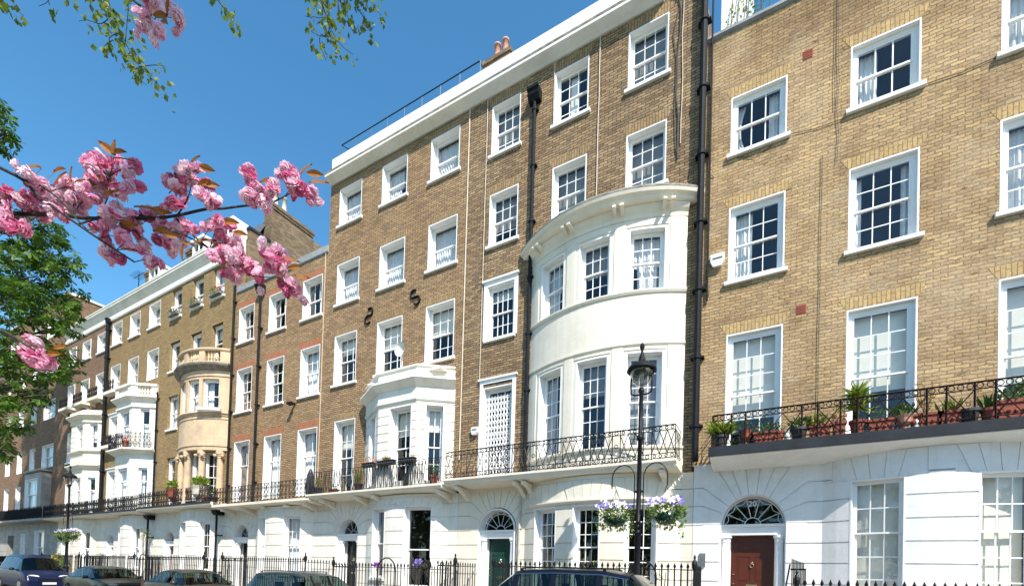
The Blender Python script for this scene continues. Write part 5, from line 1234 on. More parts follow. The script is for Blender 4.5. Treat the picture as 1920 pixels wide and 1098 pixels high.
t=thing('garden_table','dark round covered table on the balcony behind the terracotta pot shrub','table',(-11.3,-.5,4.55)); m=MB(); m.lathe((-11.35,-.58,4.551),[(0,0),(.26,0),(.25,.3),(.16,.52),(0,.6)],14); part(m,'cover','pot_black',t,True)
t=thing('furled_parasol','dark furled cover leaning at the balcony corner between the brick houses','cover',(-16.9,-.5,4.45)); m=MB(); m.lathe((-16.78,-.55,4.6),[(.16,0),(.2,.3),(.14,.8),(.05,1.05),(0,1.1)],10); part(m,'canopy','pot_black',t,True)
G3='potted shrubs on the sandstone bow balcony'
pot('lime green clipped shrub in a pot left of the sandstone columns',-27.4,-.62,4.621,'urn','bush','terracotta',700,.86,.13,'leaf_bright',.36,group=G3)
pot('green clipped shrub on a stone urn before the sandstone columns',-24.95,-.66,4.621,'urn','bush','clay_cream',700,.86,.13,'leaf_bright',.36,group=G3)
pot('reddish plant in a terracotta pot low behind the railing by the sandstone bow',-24.3,-.66,4.625,'round','bush','terracotta',110,.25,.08,'leaf_dry',.2,group=G3)
pot('leafy dark green shrub right of the reddish plant behind the railing',-23.7,-.66,4.625,'round','bush','pot_black',110,.25,.08,'leaf_pot',.2,group=G3)
G4='plants on the balconies of the white canted bays'
for i,(u,l) in enumerate(((-39.9,'dark conical evergreen behind the railing of the cream bay'),(-38.6,'dark evergreen at the right end of the cream bay balcony'),(-36.9,'small dark evergreen beside the thick black pipe'),(-34.6,'dark evergreen below the left window of the white canted bay'),(-33.2,'dark evergreen below the middle of the white canted bay'))):
    pot(l,u,-.6,4.552,'round','bush','pot_black',110,.3,.09,'leaf_chestnut',.2,group=G4)
pot('red-pot plant on the upper bay balcony of the white canted bay',-32.4,-.98,8.09,'round','low','terracotta',30,.45,.08,'flower_red',.14,group=G4)
# window boxes at number 16
for i,(a,b,z,l,fl) in enumerate(((-29.98,-28.92,15.42,'window box with cream blooms, leftmost of three under the cornice','flower_white'),(-27.78,-26.72,15.42,'window box of green trailing plants, middle of three under the cornice',None),(-25.8,-24.72,15.42,'window box with orange-red flowers, rightmost of three near the blossom','flower_red'))):
    t=thing('window_box',l,'window box',((a+b)/2,-.1,z),'window boxes of the ochre house'); m=MB(); m.box(a+.05,b-.05,-.24,-.02,z+.015,z+.16); part(m,'trough','box_grey',t)
    f=MB(); foliage(f,((a+b)/2,-.15,z+.20),(.52,.14,.14),110,.10,up=.2); part(f,'foliage','leaf_pot',t)
    if fl: q=MB(); blooms(q,(b-.22,-.2,z+.28),(.24,.1,.14),34,.07); part(q,'flowers',fl,t)
# front garden plants
def shrub(label,u,y,z,r,n,leafm,fl=None,size=.08,name='front_garden_plant',stems=True):
    t=thing(name,label,'plant',(u,y,z-r[2]-.05),'plants behind the area railings'); 
    if stems:
        m=MB()
        for k in range(7): m.tube([(u+rnd()*.05,y+rnd()*.05,.12),(u+rnd()*r[0]*.8,y+rnd()*r[1]*.5,z+rnd()*r[2]*.5)],.008,4)
        part(m,'stem','bark_grey',t)
    f=MB(); foliage(f,(u,y,z),r,n,size); part(f,'foliage',leafm,t)
    if fl: q=MB(); blooms(q,(u,y-.05,z+.06),(r[0]*.8,r[1],r[2]*.7),30,.045); part(q,'flowers',fl,t)
shrub('magenta and purple flowers on the sill left of the hoop railing',-12.4,-.9,1.72,(.16,.12,.12),60,'leaf_pot','flower_magenta')
shrub('purple flowers at the foot of the dark window beside the hoop',-10.55,-.9,1.82,(.18,.12,.16),60,'leaf_pot','flower_purple')
for i,(u,l) in enumerate(((-5.9,'wispy shrub left of the ground floor bow behind the black car'),(-5.2,'low green shrub below the left bow window behind the black car'),(-4.5,'yellow-green shrub below the middle bow window'),(-3.5,'leafy shrub left of the near lamp post base'),(-2.5,'tall wispy shrub right of the near lamp post base'))):
    shrub(l,u,-1.0,1.78,(.28,.15,.2+.04*(i%3)),45,'leaf_bright',size=.07)
shrub('yellow-green ivy on the railings beside the far lamp post',-40.3,-1.35,1.5,(.9,.15,.5),260,'leaf_yellow',size=.12)
shrub('dark ivy mass on the railings right of the yellow-green ivy',-38.9,-1.35,1.35,(.6,.15,.45),200,'leaf_chestnut',size=.12)
shrub('pale green climber on the downpipe left of the orange-red door',-30.9,-.45,3.2,(.3,.25,.35),110,'leaf_bright',size=.1)
# folded boards beside the railing of number 20
t=thing('estate_agent_board','dark folded slatted chair leaning by the steps of number 20','folding chair',(.5,-.9,.12)); m=MB()
for k in range(9): m.box(.36+.028*k,.38+.028*k,-.86+.004*k,-.84+.004*k,.5,2.12-.012*k)
m.box(.34,.64,-.90,-.87,1.86,1.90); m.box(.34,.64,-.90,-.87,1.2,1.24); part(m,'slats','iron_black',t); m=MB(); m.tube([(.37,-.9,.5),(.24,-1.0,1.4),(.33,-.92,2.0)],.018,5); m.tube([(.63,-.9,.5),(.62,-.94,1.9)],.016,5); part(m,'frame','iron_black',t)
t.name='folding_chair'

# ------------------------------------------------------------------ street lamps
def lamp(label,u,y,basket_dx=.52):
    t=thing('street_lamp',label,'street lamp',(u,y,.12),'black street lamps with hanging baskets')
    m=MB(); m.lathe((u,y,.12),[(0,0),(.17,0),(.17,.08),(.13,.14),(.12,1.1),(.135,1.14),(.10,1.2),(.075,1.3),(.064,2.4),(.08,2.42),(.08,2.5),(.056,2.52),(.048,4.55),(.075,4.57),(.075,4.66),(.05,4.68),(.045,5.62),(.07,5.66),(.05,5.75),(0,5.76)],14)
    part(m,'post','iron_black',t,True)
    m=MB()
    for s in (-1,1): m.tube([(u,y,5.72),(u+s*.14,y,5.72),(u+s*.23,y,5.76),(u+s*.24,y,5.95),(u+s*.23,y,6.28)],.020,6)
    part(m,'lantern_bracket','iron_black',t)
    m=MB(); m.lathe((u,y,6.25),[(.315,-.01),(.33,.0),(.32,.04),(.26,.12),(.16,.18),(.09,.21),(.08,.27),(.06,.33),(.03,.42),(.028,.48),(.055,.54),(.05,.60),(0,.66)],20)
    m.lathe((u,y,6.25),[(.315,-.012),(.25,.04),(0,.06)],20)
    part(m,'lantern_hood','pipe_black',t,True)
    m=MB(); m.lathe((u,y,6.26),[(.255,.0),(.24,-.10),(.19,-.24),(.10,-.33),(0,-.36)],20); part(m,'lantern_globe','glass_lamp',t,True)
    m=MB(); m.lathe((u,y,6.05),[(0,-.05),(.05,0),(.05,.18),(0,.2)],10); part(m,'bulb','plate_white',t,True)
    m=MB()
    for s in (-1,1):
        xc=u+s*(.10+.26); r=.26
        m.tube([(xc+s*-r,y,2.55),(xc+s*-r,y,3.85)]+[(xc-s*r*math.cos(PI*i/10),y,3.85+.30*math.sin(PI*i/10)) for i in range(1,11)]+[(xc+s*r,y,3.62)],.014,6)
        for z in (2.6,3.5): m.box(min(u,u+s*.10),max(u,u+s*.10),y-.02,y+.02,z,z+.05)
    part(m,'basket_arm','iron_black',t)
    return t
def basket(label,u,y,z,seed):
    random.seed(seed)
    t=thing('hanging_basket',label,'hanging basket',(u,y,z),'hanging flower baskets')
    m=MB(); m.lathe((u,y,z),[(0,-.25),(.16,-.22),(.25,-.12),(.28,0),(.26,.0),(0,-.03)],16); part(m,'bowl','door_green',t,True)
    m=MB()
    for k in range(3): a=k*2.1; m.tube([(u+.27*math.cos(a),y+.27*math.sin(a),z),(u,y,z+.62)],.005,4)
    part(m,'chain','iron_black',t)
    f=MB(); foliage(f,(u,y,z+.06),(.42,.36,.19),460,.09,(0,1),up=.1); foliage(f,(u,y,z-.14),(.42,.34,.2),200,.08,(0,1),up=-.6)
    foliage(f,(u+.36,y-.1,z-.3),(.06,.06,.25),40,.06,(0,1),up=-1); foliage(f,(u-.38,y-.1,z-.2),(.06,.06,.2),25,.06,(0,1),up=-1); part(f,'foliage',['leaf_bright','leaf_pot'],t)
    q=MB(); blooms(q,(u,y,z+.26),(.36,.3,.08),34,.045,0); blooms(q,(u-.05,y-.1,z+.27),(.34,.24,.09),52,.045,1); part(q,'flowers',['flower_purple','flower_white'],t)
for u,y,n in ((-2.67,-2.7,'near'),(-34.35,-2.7,'far')):
    lamp('tall black street lamp with glass globe before the large white bow' if n=='near' else 'distant black street lamp before the cream canted bay',u,y)
    d='near lamp post' if n=='near' else 'far lamp post'
    basket('white and violet pansy basket, left arm of the %s'%d,u-.52,y,2.98,3)
    basket('pansy basket with green trails, right arm of the %s'%d,u+.60,y,3.0,5)
random.seed(11)

# ------------------------------------------------------------------ cars (all face +X)
def car(name,label,xr,xf,yn,yf,kind,paint,seedv=0):
    L=xf-xr; yc=(yn+yf)/2; W=abs(yf-yn)/2
    t=thing(name,label,'van' if kind=='van' else 'car',(xr+L/2,yc,0),'vehicles parked along the kerb')
    H={'suv':1.72,'estate':1.46,'sedan':1.40,'hatch':1.40,'van':1.84}[kind]
    B={'suv':1.08,'estate':.95,'sedan':.94,'hatch':.94,'van':1.10}[kind]
    # (fraction along length, belt height, roof height, kind of glazing behind this station)
    st={'suv':[(0,.62,.62,0),(.02,.95,.95,0),(.035,1.08,1.30,'r'),(.12,1.10,H-.06,0),(.15,1.10,H-.03,'w'),(.30,1.09,H,0),(.325,1.09,H,'w'),(.50,1.08,H-.01,0),(.525,1.08,H-.015,'w'),(.63,1.07,H-.10,'f'),(.76,1.05,1.06,0),(.86,1.0,1.02,0),(.96,.88,.92,0),(1,.60,.62,0)],
        'estate':[(0,.55,.55,0),(.02,.9,.9,0),(.03,.95,.97,'r'),(.10,.96,H-.05,0),(.13,.96,H-.03,'w'),(.29,.96,H,0),(.315,.96,H,'w'),(.47,.95,H-.01,0),(.495,.95,H-.02,'w'),(.60,.94,H-.10,'f'),(.74,.91,.92,0),(.86,.85,.87,0),(.96,.72,.76,0),(1,.5,.52,0)],
        'sedan':[(0,.52,.52,0),(.02,.85,.88,0),(.13,.93,.95,'r'),(.27,.94,H-.07,0),(.29,.94,H-.04,'w'),(.37,.94,H,0),(.395,.94,H,'w'),(.51,.93,H-.01,0),(.535,.93,H-.02,'w'),(.60,.92,H-.10,'f'),(.74,.89,.90,0),(.86,.83,.85,0),(.96,.72,.74,0),(1,.5,.52,0)],
        'hatch':[(0,.52,.52,0),(.02,.9,.92,0),(.05,.94,.99,'r'),(.17,.95,H-.07,0),(.20,.95,H-.04,'w'),(.33,.95,H,0),(.355,.95,H,'w'),(.50,.94,H-.01,0),(.525,.94,H-.02,'w'),(.62,.92,H-.12,'f'),(.77,.88,.90,0),(.88,.80,.83,0),(.97,.68,.72,0),(1,.5,.52,0)],
        'van':[(0,.6,.6,0),(.005,1.1,1.5,0),(.02,1.12,H-.05,0),(.06,1.12,H,0),(.10,1.12,H,'w'),(.28,1.12,H,0),(.31,1.12,H,'w'),(.48,1.11,H-.01,0),(.51,1.11,H-.02,'w'),(.66,1.09,H-.16,'f'),(.80,1.04,1.06,0),(.90,.96,.98,0),(.97,.8,.83,0),(1,.55,.57,0)]}[kind]
    groups={}
    def ring_(f,zb,zr):
        x=xr+L*f; w=W*(1-.10*(max(0,abs(f-.5)-.38)/.12)**2); tum=max(0,(zr-zb))*.36
        pts=[(w*.90,.22),(w*.99,.34),(w,.55),(w*.985,max(.56,zb-.06)),(w-.035,zb),(w-.05-tum,zb+(zr-zb)*.86+.0),(w-.13-tum,zr-.012),(w*.35,zr+.018),(0,zr+.022)]
        pts=[(a,min(b,zr+.022) if i>2 else min(b,zr)) for i,(a,b) in enumerate(pts)]
        full=[(x,yc-a,b) for a,b in pts]+[(x,yc+a,b) for a,b in reversed(pts[:-1])]
        return full
    R=[ring_(*s[:3]) for s in st]; n=len(R[0])
    for i in range(len(st)-1):
        g=st[i][3]
        for j in range(n-1):
            q=(R[i][j],R[i+1][j],R[i+1][j+1],R[i][j+1]); jj=j if j<8 else n-2-j
            if g=='w' and jj==4: dst=('side_window',j>8,i)
            elif g=='f' and jj in(5,6,7): dst='windscreen'
            elif g=='r' and jj in(5,6,7): dst='rear_window'
            elif g in('f','r') and jj==4: dst=('side_window',j>8,i)
            else: dst='body'
            groups.setdefault(dst,MB()).quad(*q)
    groups['body'].quad(*R[0]); groups['body'].quad(*R[-1][::-1])
    bo=None
    for k,v in groups.items():
        if isinstance(k,tuple): k=k[0]
        if not v.f: continue
        o=v.build(k,paint if k=='body' else 'glass_car',t)
        bm=bmesh.new(); bm.from_mesh(o.data); bmesh.ops.remove_doubles(bm,verts=bm.verts,dist=.0005); bmesh.ops.recalc_face_normals(bm,faces=bm.faces); bm.to_mesh(o.data); bm.free()
        if k=='body':
            bv=o.modifiers.new('b','BEVEL'); bv.width=.03; bv.segments=3; bv.limit_method='ANGLE'; bv.angle_limit=math.radians(18)
            bo=o
        o.data.polygons.foreach_set('use_smooth',[True]*len(o.data.polygons))
    # window surrounds and roof rails
    for s in (-1,1):
        m=MB()
        m.tube([(a[0],yc+s*(abs(a[4][1]-yc)+.004) if False else 0,0) for a in []] or [(R[i][4][0],yc+s*abs(R[i][4][1]-yc)+s*.004,R[i][4][2]+.006) for i in range(2,10)],.008,4,caps=False)
        m.tube([(R[i][5][0],yc+s*abs(R[i][5][1]-yc)+s*.006,R[i][5][2]) for i in range(3,10)],.009,4,caps=False)
        part(m,'window_trim','trim_chrome' if kind=='suv' else 'iron_black',t)
    if kind in('estate','suv'):
        for s in (-1,1):
            m=MB(); m.tube([(R[i][6][0],yc+s*abs(R[i][6][1]-yc),R[i][6][2]+.045) for i in range(4,9)],.014,5)
            for i in (4,8): m.box(R[i][6][0]-.03,R[i][6][0]+.03,yc+s*abs(R[i][6][1]-yc)-.012,yc+s*abs(R[i][6][1]-yc)+.012,R[i][6][2]-.02,R[i][6][2]+.045)
            part(m,'roof_rail','trim_chrome' if kind=='estate' else 'iron_black',t)
    for fx in (.17,.81):
        for s in (-1,1):
            x=xr+L*fx; y=yc+s*(W-.02); m=MB(); r=.33 if kind!='suv' else .38
            m.tube([(x,y-s*.20,r),(x,y+s*.03,r)],r,24); w=part(m,'wheel','tyre',t)
            m=MB(); m.tube([(x,y+s*.031,r),(x,y+s*.045,r)],r*.62,20); part(m,'rim','steel',w)
    hz=.66 if kind!='van' else .78
    for s in (-1,1):
        m=MB(); y=yc+s*W*.66; q=[]
        for i in range(12):
            a=2*PI*i/12; q.append((y+.20*math.cos(a)*(1 if kind!='van' else 1.1),hz+.075*math.sin(a)))
        b=len(m.v); x=xf-.02*L
        xs=[x-.01+.03-.10*abs(yy-yc)/W for yy,zz in q]
        m.v+=[(xs[i]+.02,q[i][0],q[i][1]) for i in range(12)]+[(xs[i]-.2,q[i][0],q[i][1]) for i in range(12)]
        m.f.append(tuple(range(b,b+12))); m.m.append(0)
        for i in range(12): m.f.append((b+i,b+12+i,b+12+(i+1)%12,b+(i+1)%12)); m.m.append(0)
        part(m,'headlight','steel' if kind!='van' else 'plate_white',t)
        m=MB(); m.box(xr-.01,xr+.16,yc+s*W*.80-.10,yc+s*W*.80+.10,.68,.92); part(m,'tail_light','door_red',t)
        m=MB(); x=xr+L*.635; m.lathe((x,yc+s*(W+.10),B+.02),[(0,-.07),(.08,-.06),(.10,0),(.08,.06),(0,.07)],10); m.tube([(x,yc+s*(W-.06),B-.02),(x,yc+s*(W+.08),B+.0)],.02,5); part(m,'mirror',paint,t,True)
    m=MB(); m.box(xf-.03,xf+.012,yc-.26,yc+.26,.38,.49); part(m,'number_plate','plate_white',t)
    m=MB(); m.box(xf-.06,xf+.004,yc-.45,yc+.45,.55,.68); part(m,'grille','iron_black',t)
    m=MB()
    for fx in (.34,.52):
        for s in (-1,1):
            x=xr+L*fx; y=yc+s*W*.42; m.box(x-.22,x+.26,y-.24,y+.24,.42,.60); 
            m.prism(Path([(x-.30,y-.22),(x-.31,y+.22)],0.),[(0,.55),(.44,.55),(.40,H-.56),(.05,H-.56)],-.12,.0) if False else m.box(x-.34,x-.22,y-.22,y+.22,.55,H-.52)
            m.box(x-.35,x-.26,y-.12,y+.12,H-.50,H-.30)
    m.box(xr+L*.60,xr+L*.66,yc-W*.8,yc+W*.8,.7,B-.04)
    part(m,'seats','seat_dark',t)
    return t
car('parked_car','black sport utility car with chrome window trim, nearest the camera',-5.25,-.55,-5.0,-3.2,'suv','car_black')
car('parked_car','dark silver estate car with roof rails before the black doors',-14.0,-9.6,-4.95,-3.3,'estate','car_silver')
car('parked_car','dark olive hatchback parked between the estate and the dark saloon',-20.3,-16.1,-4.95,-3.3,'sedan','car_olive')
car('parked_car','dark saloon car parked right behind the blue van',-27.3,-22.9,-5.0,-3.3,'sedan','car_green')
car('parked_van','dark blue van with pale headlights at the far left',-36.0,-31.6,-5.0,-3.25,'van','car_navy')
car('parked_car','black car partly cut off at the left edge behind the blue van',-42.0,-37.6,-5.0,-3.3,'sedan','car_black')
# ------------------------------------------------------------------ trees
def limb(mb,pts,r0,r1,n=6,sub=3):
    P=[Vector(p) for p in pts]; out=[]
    for i in range(len(P)-1):
        p0=P[max(i-1,0)];p1=P[i];p2=P[i+1];p3=P[min(i+2,len(P)-1)]
        for k in range(sub):
            t=k/sub; out.append(.5*((2*p1)+(-p0+p2)*t+(2*p0-5*p1+4*p2-p3)*t*t+(-p0+3*p1-3*p2+p3)*t**3))
    out.append(P[-1]); m=len(out)
    mb.tube(out,[r0+(r1-r0)*i/(m-1) for i in range(m)],n)
    return out
# flowering cherry: trunk stands left of the view, branches reach into it
t=thing('cherry_tree','pink double blossomed cherry branches with bronze leaves reaching in from the left','cherry tree',(-4.3,-13.6,.12))
m=MB(); m.tube([(-4.3,-13.6,.12),(-4.28,-13.58,.35),(-4.25,-13.5,1.4),(-4.2,-13.4,2.3),(-4.25,-13.35,3.4),(-4.4,-13.4,4.6)],[.19,.15,.13,.12,.09,.05],12)
part(m,'trunk','bark',t,True)
starts={0:(-4.2,-13.4,2.4),1:(-4.22,-13.38,2.75),9:(-4.25,-13.36,3.3),10:(-4.23,-13.45,1.9)}
for i,(pts,r0,r1) in enumerate(CH_BR):
    m=MB()
    q=list(pts)
    if i in starts:
        a=Vector(starts[i]); b=Vector(q[0]); m.tube([a,a.lerp(b,.35)+Vector((0,0,.06)),a.lerp(b,.7)+Vector((0,0,.04)),b],[.04 if i==0 else .03,.026 if i==0 else .02,.014,r0],8)
    limb(m,q,r0,r1,7)
    part(m,'branch','bark',t,True)
def flower(mb,c,r,rng):
    c=Vector(c); ax=Vector((rng.uniform(-.6,.6),rng.uniform(-1,.2),rng.uniform(-.7,.6)))
    if ax.length<.1: ax=Vector((0,-1,0))
    ax.normalize(); u=ax.orthogonal().normalized(); v=ax.cross(u)
    base=rng.choice((0,0,1,1,2)); ph=rng.random()*6
    for tier,(cnt,el,ln) in enumerate(((7,-.15,1.),(7,.30,.98),(6,.72,.90),(5,1.10,.80),(3,1.42,.66))):
        for k in range(cnt):
            a=2*PI*(k+.5*(tier%2))/cnt+ph+rng.uniform(-.2,.2); e=el+rng.uniform(-.16,.16)
            d=(u*math.cos(a)+v*math.sin(a))*math.cos(e)+ax*math.sin(e); s=ax.cross(d)
            if s.length<.05: s=u.copy()
            s.normalize(); n=s.cross(d); L=r*ln*rng.uniform(.9,1.08); w=L*rng.uniform(.36,.46)
            if n.dot(ax)<0: n=-n
            tw=rng.uniform(-.25,.25); s2=s*math.cos(tw)+n*math.sin(tw); fr=rng.uniform(-.06,.06)
            rows=[]
            for f,ww,cu in ((.12,.25,-.02),(.50,.90,-.05),(.84,1.,.06),(1.,.66,.20)):
                q=c+d*L*f+n*L*cu
                rows.append([q-s2*w*ww+n*L*(.10+fr),q-n*L*.02-d*(L*.08 if f==1. else 0),q+s2*w*ww+n*L*(.10-fr)])
            mi=min(2,max(0,base+(1 if (tier<2 and rng.random()<.3) else 0)-(1 if tier>2 and rng.random()<.5 else 0)))
            for i in range(3):
                for j in range(2): mb.quad(rows[i][j],rows[i][j+1],rows[i+1][j+1],rows[i+1][j],m=mi)
rng=random.Random(5)
bl=list(CH_BL); used=[False]*len(bl)
# one part per pair of neighbouring flower heads
order=[]
for i in range(len(bl)):
    if used[i]: continue
    used[i]=True; g=[bl[i]]
    j=min((k for k in range(len(bl)) if not used[k]),key=lambda k:math.dist(bl[k],bl[i]),default=None)
    if j is not None and math.dist(bl[j],bl[i])<.05: used[j]=True; g.append(bl[j])
    order.append(g)
order=order[:98]
allb=[(Vector(p),i) for i,(pts,_,_) in enumerate(CH_BR) for a,b in zip(pts,pts[1:]) for p in (a,[(x+y)/2 for x,y in zip(a,b)],b)]
for g in order:
    m=MB()
    for c in g:
        flower(m,c,rng.uniform(.021,.027),rng)
        c2=Vector(c)+Vector((rng.uniform(-.022,.022),rng.uniform(-.03,.03),rng.uniform(-.022,.018))); flower(m,c2,rng.uniform(.018,.024),rng)
        c3=Vector(c)+Vector((rng.uniform(-.03,.03),rng.uniform(-.03,.03),rng.uniform(-.03,.02))); flower(m,c3,rng.uniform(.014,.020),rng)
        p=min(allb,key=lambda q:(q[0]-Vector(c)).length)[0]
        if (p-Vector(c)).length<.16: m.tube([p,p.lerp(Vector(c),.5)+Vector((0,0,.008)),Vector(c)],.0013,4,m=3,caps=False)
    part(m,'blossom_cluster',['petal_pale','petal_pink','petal_deep','bark'],t,True)
k=0
for c,d in CH_LF:
    m=MB(); c=Vector(c); D=Vector((d*.872+rng.uniform(-.3,.3),d*.488+rng.uniform(-.5,.5),.55 if abs(d)<.8 else rng.uniform(-.25,.35))).normalized()
    s=D.cross(Vector((rng.uniform(-.4,.4),1,rng.uniform(-.6,.6)))).normalized(); n=D.cross(s); L=rng.uniform(.044,.062); w=L*.20; p0=c-D*L*.5
    rows=[[p0+D*L*f-n*L*.16*f*f+s*w*ww*e-(n*w*.35*abs(e)*-1) for e in (-1,0,1)] for f,ww in ((0,.08),(.15,.55),(.35,.95),(.6,.95),(.82,.55),(1.,.04))]
    for i in range(5):
        for j in range(2): m.quad(rows[i][j],rows[i][j+1],rows[i+1][j+1],rows[i+1][j])
    p=min(allb,key=lambda q:(q[0]-p0).length)[0]
    if (p-p0).length<.12: m.tube([p0,p0.lerp(p,.5),p],.0008,3,caps=False)
    part(m,'leaf','leaf_bronze',t,True)
# overhanging lime: trunk behind the viewer, limb overhead, hanging twigs
t=thing('lime_tree','thin hanging twigs of small yellow-green leaves against the sky at the top','tree',(3.2,-17.6,.12))
m=MB(); m.tube([(3.2,-17.6,.0),(3.2,-17.6,.6),(3.1,-17.5,3.),(3.0,-17.3,6.0),(3.2,-17.6,9.)],[.42,.32,.27,.22,.12],12); part(m,'trunk','bark_grey',t,True)
m=MB(); hub=[(3.0,-17.3,6.0),(1.0,-14.5,7.6),(-2.2,-11.2,8.0),(-5.4,-11.2,7.9),(-7.0,-12.5,7.6)]; L_=limb(m,hub,.13,.03,8,5)
part(m,'limb','bark_grey',t,True)
rng=random.Random(9)
for tw in LM_TW:
    m=MB(); lf=MB()
    a=Vector(tw[0]); pts=list(tw)
    if a.z>6.35:
        q=min(L_,key=lambda p:(p-a).length); pts=[tuple(q),tuple(q.lerp(a,.5)+Vector((0,0,.15)))]+pts
    limb(m,pts,.007 if len(pts)>5 else .004,.0018,5); part(m,'twig','bark',t,True)
    P=[Vector(p) for p in tw]
    for u,v in zip(P,P[1:]):
        n=max(2,int((v-u).length/.022))
        for i in range(n):
            c=u.lerp(v,i/n)+Vector((rng.uniform(-.05,.05),rng.uniform(-.09,.09),rng.uniform(-.05,.03)))
            for _ in range(2):
                random.seed(rng.random()); leaf(lf,c+Vector((rng.uniform(-.03,.03),rng.uniform(-.03,.03),rng.uniform(-.03,.03))),rng.uniform(.034,.064),0,(rnd(),rnd(),-.7+rnd()*.5),w=.9)
    if lf.f: part(lf,'leaves','leaf_lime',t)
random.seed(21)
# horse chestnuts
def palmate(mb,c,R_,mi=0):
    c=Vector(c); d=Vector((rnd()*.8,rnd()*.8,-.35+rnd()*.3)).normalized(); up=Vector((rnd()*.35,rnd()*.35,1)); s=d.cross(up).normalized(); n=s.cross(d)
    for k in range(6):
        a=(-2.1+.84*k)+rnd()*.08; e=(d*math.cos(a)+s*math.sin(a)-n*(.25+random.random()*.35)).normalized(); L=R_*(1-.18*abs(a)/2.1)*random.uniform(.85,1.1)
        sd=e.cross(n).normalized(); tip=c+e*L; w=L*.19
        m1=c+e*L*.68
        mb.quad(c,m1+sd*w,tip,m1-n*w*.25,m=mi); mb.quad(c,m1-n*w*.25,tip,m1-sd*w,m=mi)
def chestnut(label,trunk,blobs,dens,size,rt):
    t=thing('chestnut_tree',label,'chestnut tree',tuple(trunk[0]))
    m=MB(); n=len(trunk); o=limb(m,trunk,rt,rt*.3,12,4); part(m,'trunk','bark_grey',t,True)
    for k,(c,r) in enumerate(blobs):
        c=Vector(c); z=min(o,key=lambda p:(p-c).length+abs(p.z-(c.z-1.2))*.8)
        m=MB(); mid=z.lerp(c,.5)+Vector((rnd()*.3,rnd()*.3,.35)); limb(m,[z,mid,c],.05+.02*r,.012,6,4)
        for _ in range(int(5+r*6)):
            q=Vector((rnd(),rnd(),rnd()))*r*.8; limb(m,[z.lerp(c,.75),c+q*.4,c+q],.014,.005,4,2)
        part(m,'limb','bark_grey',t,True)
        f=MB(); N_=int(dens*r*r*r**.3)+8
        for _ in range(N_):
            while True:
                q=Vector((rnd(),rnd(),rnd()))
                if q.length<1: break
            q*= (q.length**-.35) if q.length>.05 else 1
            palmate(f,c+Vector((q.x*r*1.0,q.y*r*1.0,q.z*r*.85)),size*random.uniform(.7,1.2))
        part(f,'crown','leaf_chestnut',t)
    return t
chestnut('dark leaved horse chestnut filling the left edge of the view',[(-19.9,-10.6,0),(-19.8,-10.5,3),(-19.6,-10.4,6),(-19.3,-10.5,9.5),(-19.2,-10.4,13)],CN_BL+[((-20.0,-11.0,11.6),1.3),((-20.8,-11.4,9.6),1.6),((-19.9,-11.0,13.2),1.2),((-21.0,-12.0,6.5),1.5)],125,.21,.36)
bl2=[]
for k in range(36):
    a=random.random()*2*PI; rr=random.uniform(.5,4.2); bl2.append(((-38.+1.3*rr*math.cos(a),-9.0+rr*math.sin(a)*.7,random.uniform(13,28)),random.uniform(.9,1.7)))
chestnut('further horse chestnut shading the umber brick building',[(-38.,-12.6,0),(-38,-12.4,6),(-38.2,-9.8,12),(-38.,-9.2,20),(-38.1,-9.1,27)],bl2,130,.32,.4)

# trees of the garden square behind the viewer (outside the picture, seen only as reflections)
gt=thing('garden_tree_belt','belt of leafy garden trees on the far side of the street','trees',(0,-30,0)); del gt['category']; COL.objects.unlink(gt); bpy.data.objects.remove(gt)
m=MB()
for k in range(16):
    cx,cy,cz,rr=-48+k*5.2,-27+rnd()*3,random.uniform(4.5,7.5),random.uniform(3.,4.5)
    m.tube([(cx,cy,0),(cx,cy,cz)],.25,6,1)
    for _ in range(420):
        q=Vector((rnd(),rnd(),rnd())); q=q.normalized()*random.uniform(.6,1.)
        leaf(m,(cx+q.x*rr,cy+q.y*rr,cz+q.z*rr*.85),.9,0,(rnd(),rnd(),rnd()),w=.9)
struct(m,'garden_trees',['leaf_chestnut','bark_grey'],'stuff')
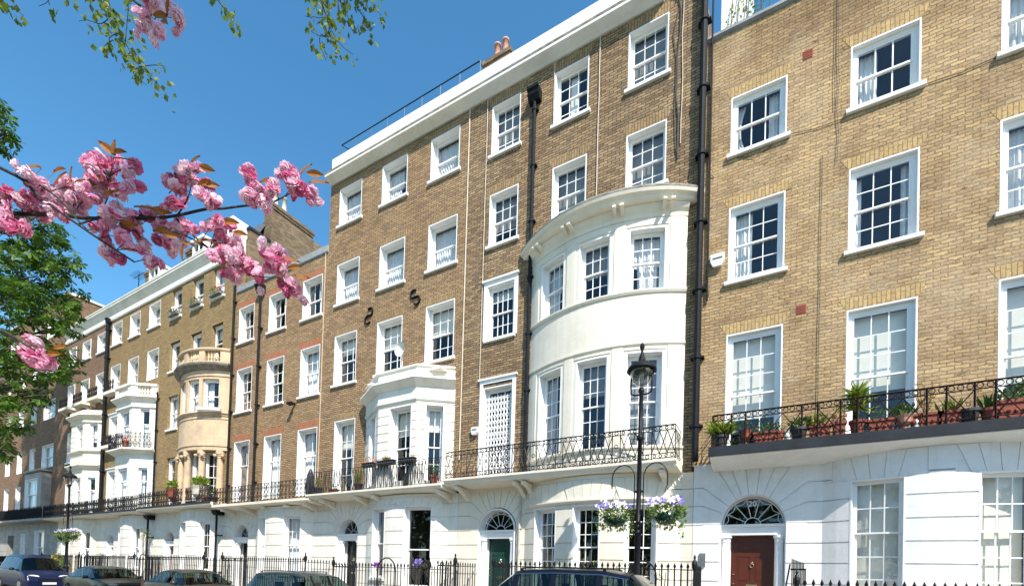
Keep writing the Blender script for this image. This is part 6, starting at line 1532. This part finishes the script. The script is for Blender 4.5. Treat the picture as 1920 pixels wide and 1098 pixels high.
# ------------------------------------------------------------------ camera
C_,(R_,U_,F_)=CAM[0],CAM[1]
cam=bpy.data.cameras.new('camera'); co=bpy.data.objects.new('camera',cam); COL.objects.link(co)
M=Matrix(((R_[0],U_[0],-F_[0],C_[0]),(R_[1],U_[1],-F_[1],C_[1]),(R_[2],U_[2],-F_[2],C_[2]),(0,0,0,1)))
co.matrix_world=M
cam.sensor_fit='HORIZONTAL'; cam.sensor_width=36.; cam.lens=36.*874/1920; cam.shift_y=(1059-549)/1920.; cam.clip_start=.05; cam.clip_end=2000
sc.camera=co
# ------------------------------------------------------------------ light
EL=math.radians(48); AZ=math.atan2(.7824,-.6227)
sun=bpy.data.lights.new('sun','SUN'); sun.energy=4.7; sun.angle=math.radians(.53); sun.color=(1.,.94,.85)
so=bpy.data.objects.new('sun',sun); COL.objects.link(so)
sd=Vector((math.sin(AZ)*math.cos(EL),math.cos(AZ)*math.cos(EL),math.sin(EL))); so.rotation_euler=sd.to_track_quat('Z','Y').to_euler(); so.location=(20,-30,40)
w=bpy.data.worlds.new('World'); sc.world=w; w.use_nodes=True; nt=w.node_tree; nt.nodes.clear()
sky=nt.nodes.new('ShaderNodeTexSky'); sky.sky_type='NISHITA'; sky.sun_disc=False; sky.sun_elevation=EL; sky.sun_rotation=AZ; sky.air_density=1.0; sky.dust_density=.5; sky.ozone_density=2.6; sky.altitude=0
bg=nt.nodes.new('ShaderNodeBackground'); bg.inputs[1].default_value=.15; ou=nt.nodes.new('ShaderNodeOutputWorld')
hs=nt.nodes.new('ShaderNodeHueSaturation'); hs.inputs['Saturation'].default_value=1.24; hs.inputs['Hue'].default_value=.488; nt.links.new(sky.outputs[0],hs.inputs['Color']); nt.links.new(hs.outputs[0],bg.inputs[0]); nt.links.new(bg.outputs[0],ou.inputs[0])
sc.view_settings.view_transform='Standard'; sc.view_settings.look='None'; sc.view_settings.gamma=1.; sc.view_settings.exposure=.76
sc.render.engine='CYCLES'; sc.cycles.max_bounces=8; sc.cycles.transparent_max_bounces=16
try: sc.cycles.use_denoising=True
except Exception: pass
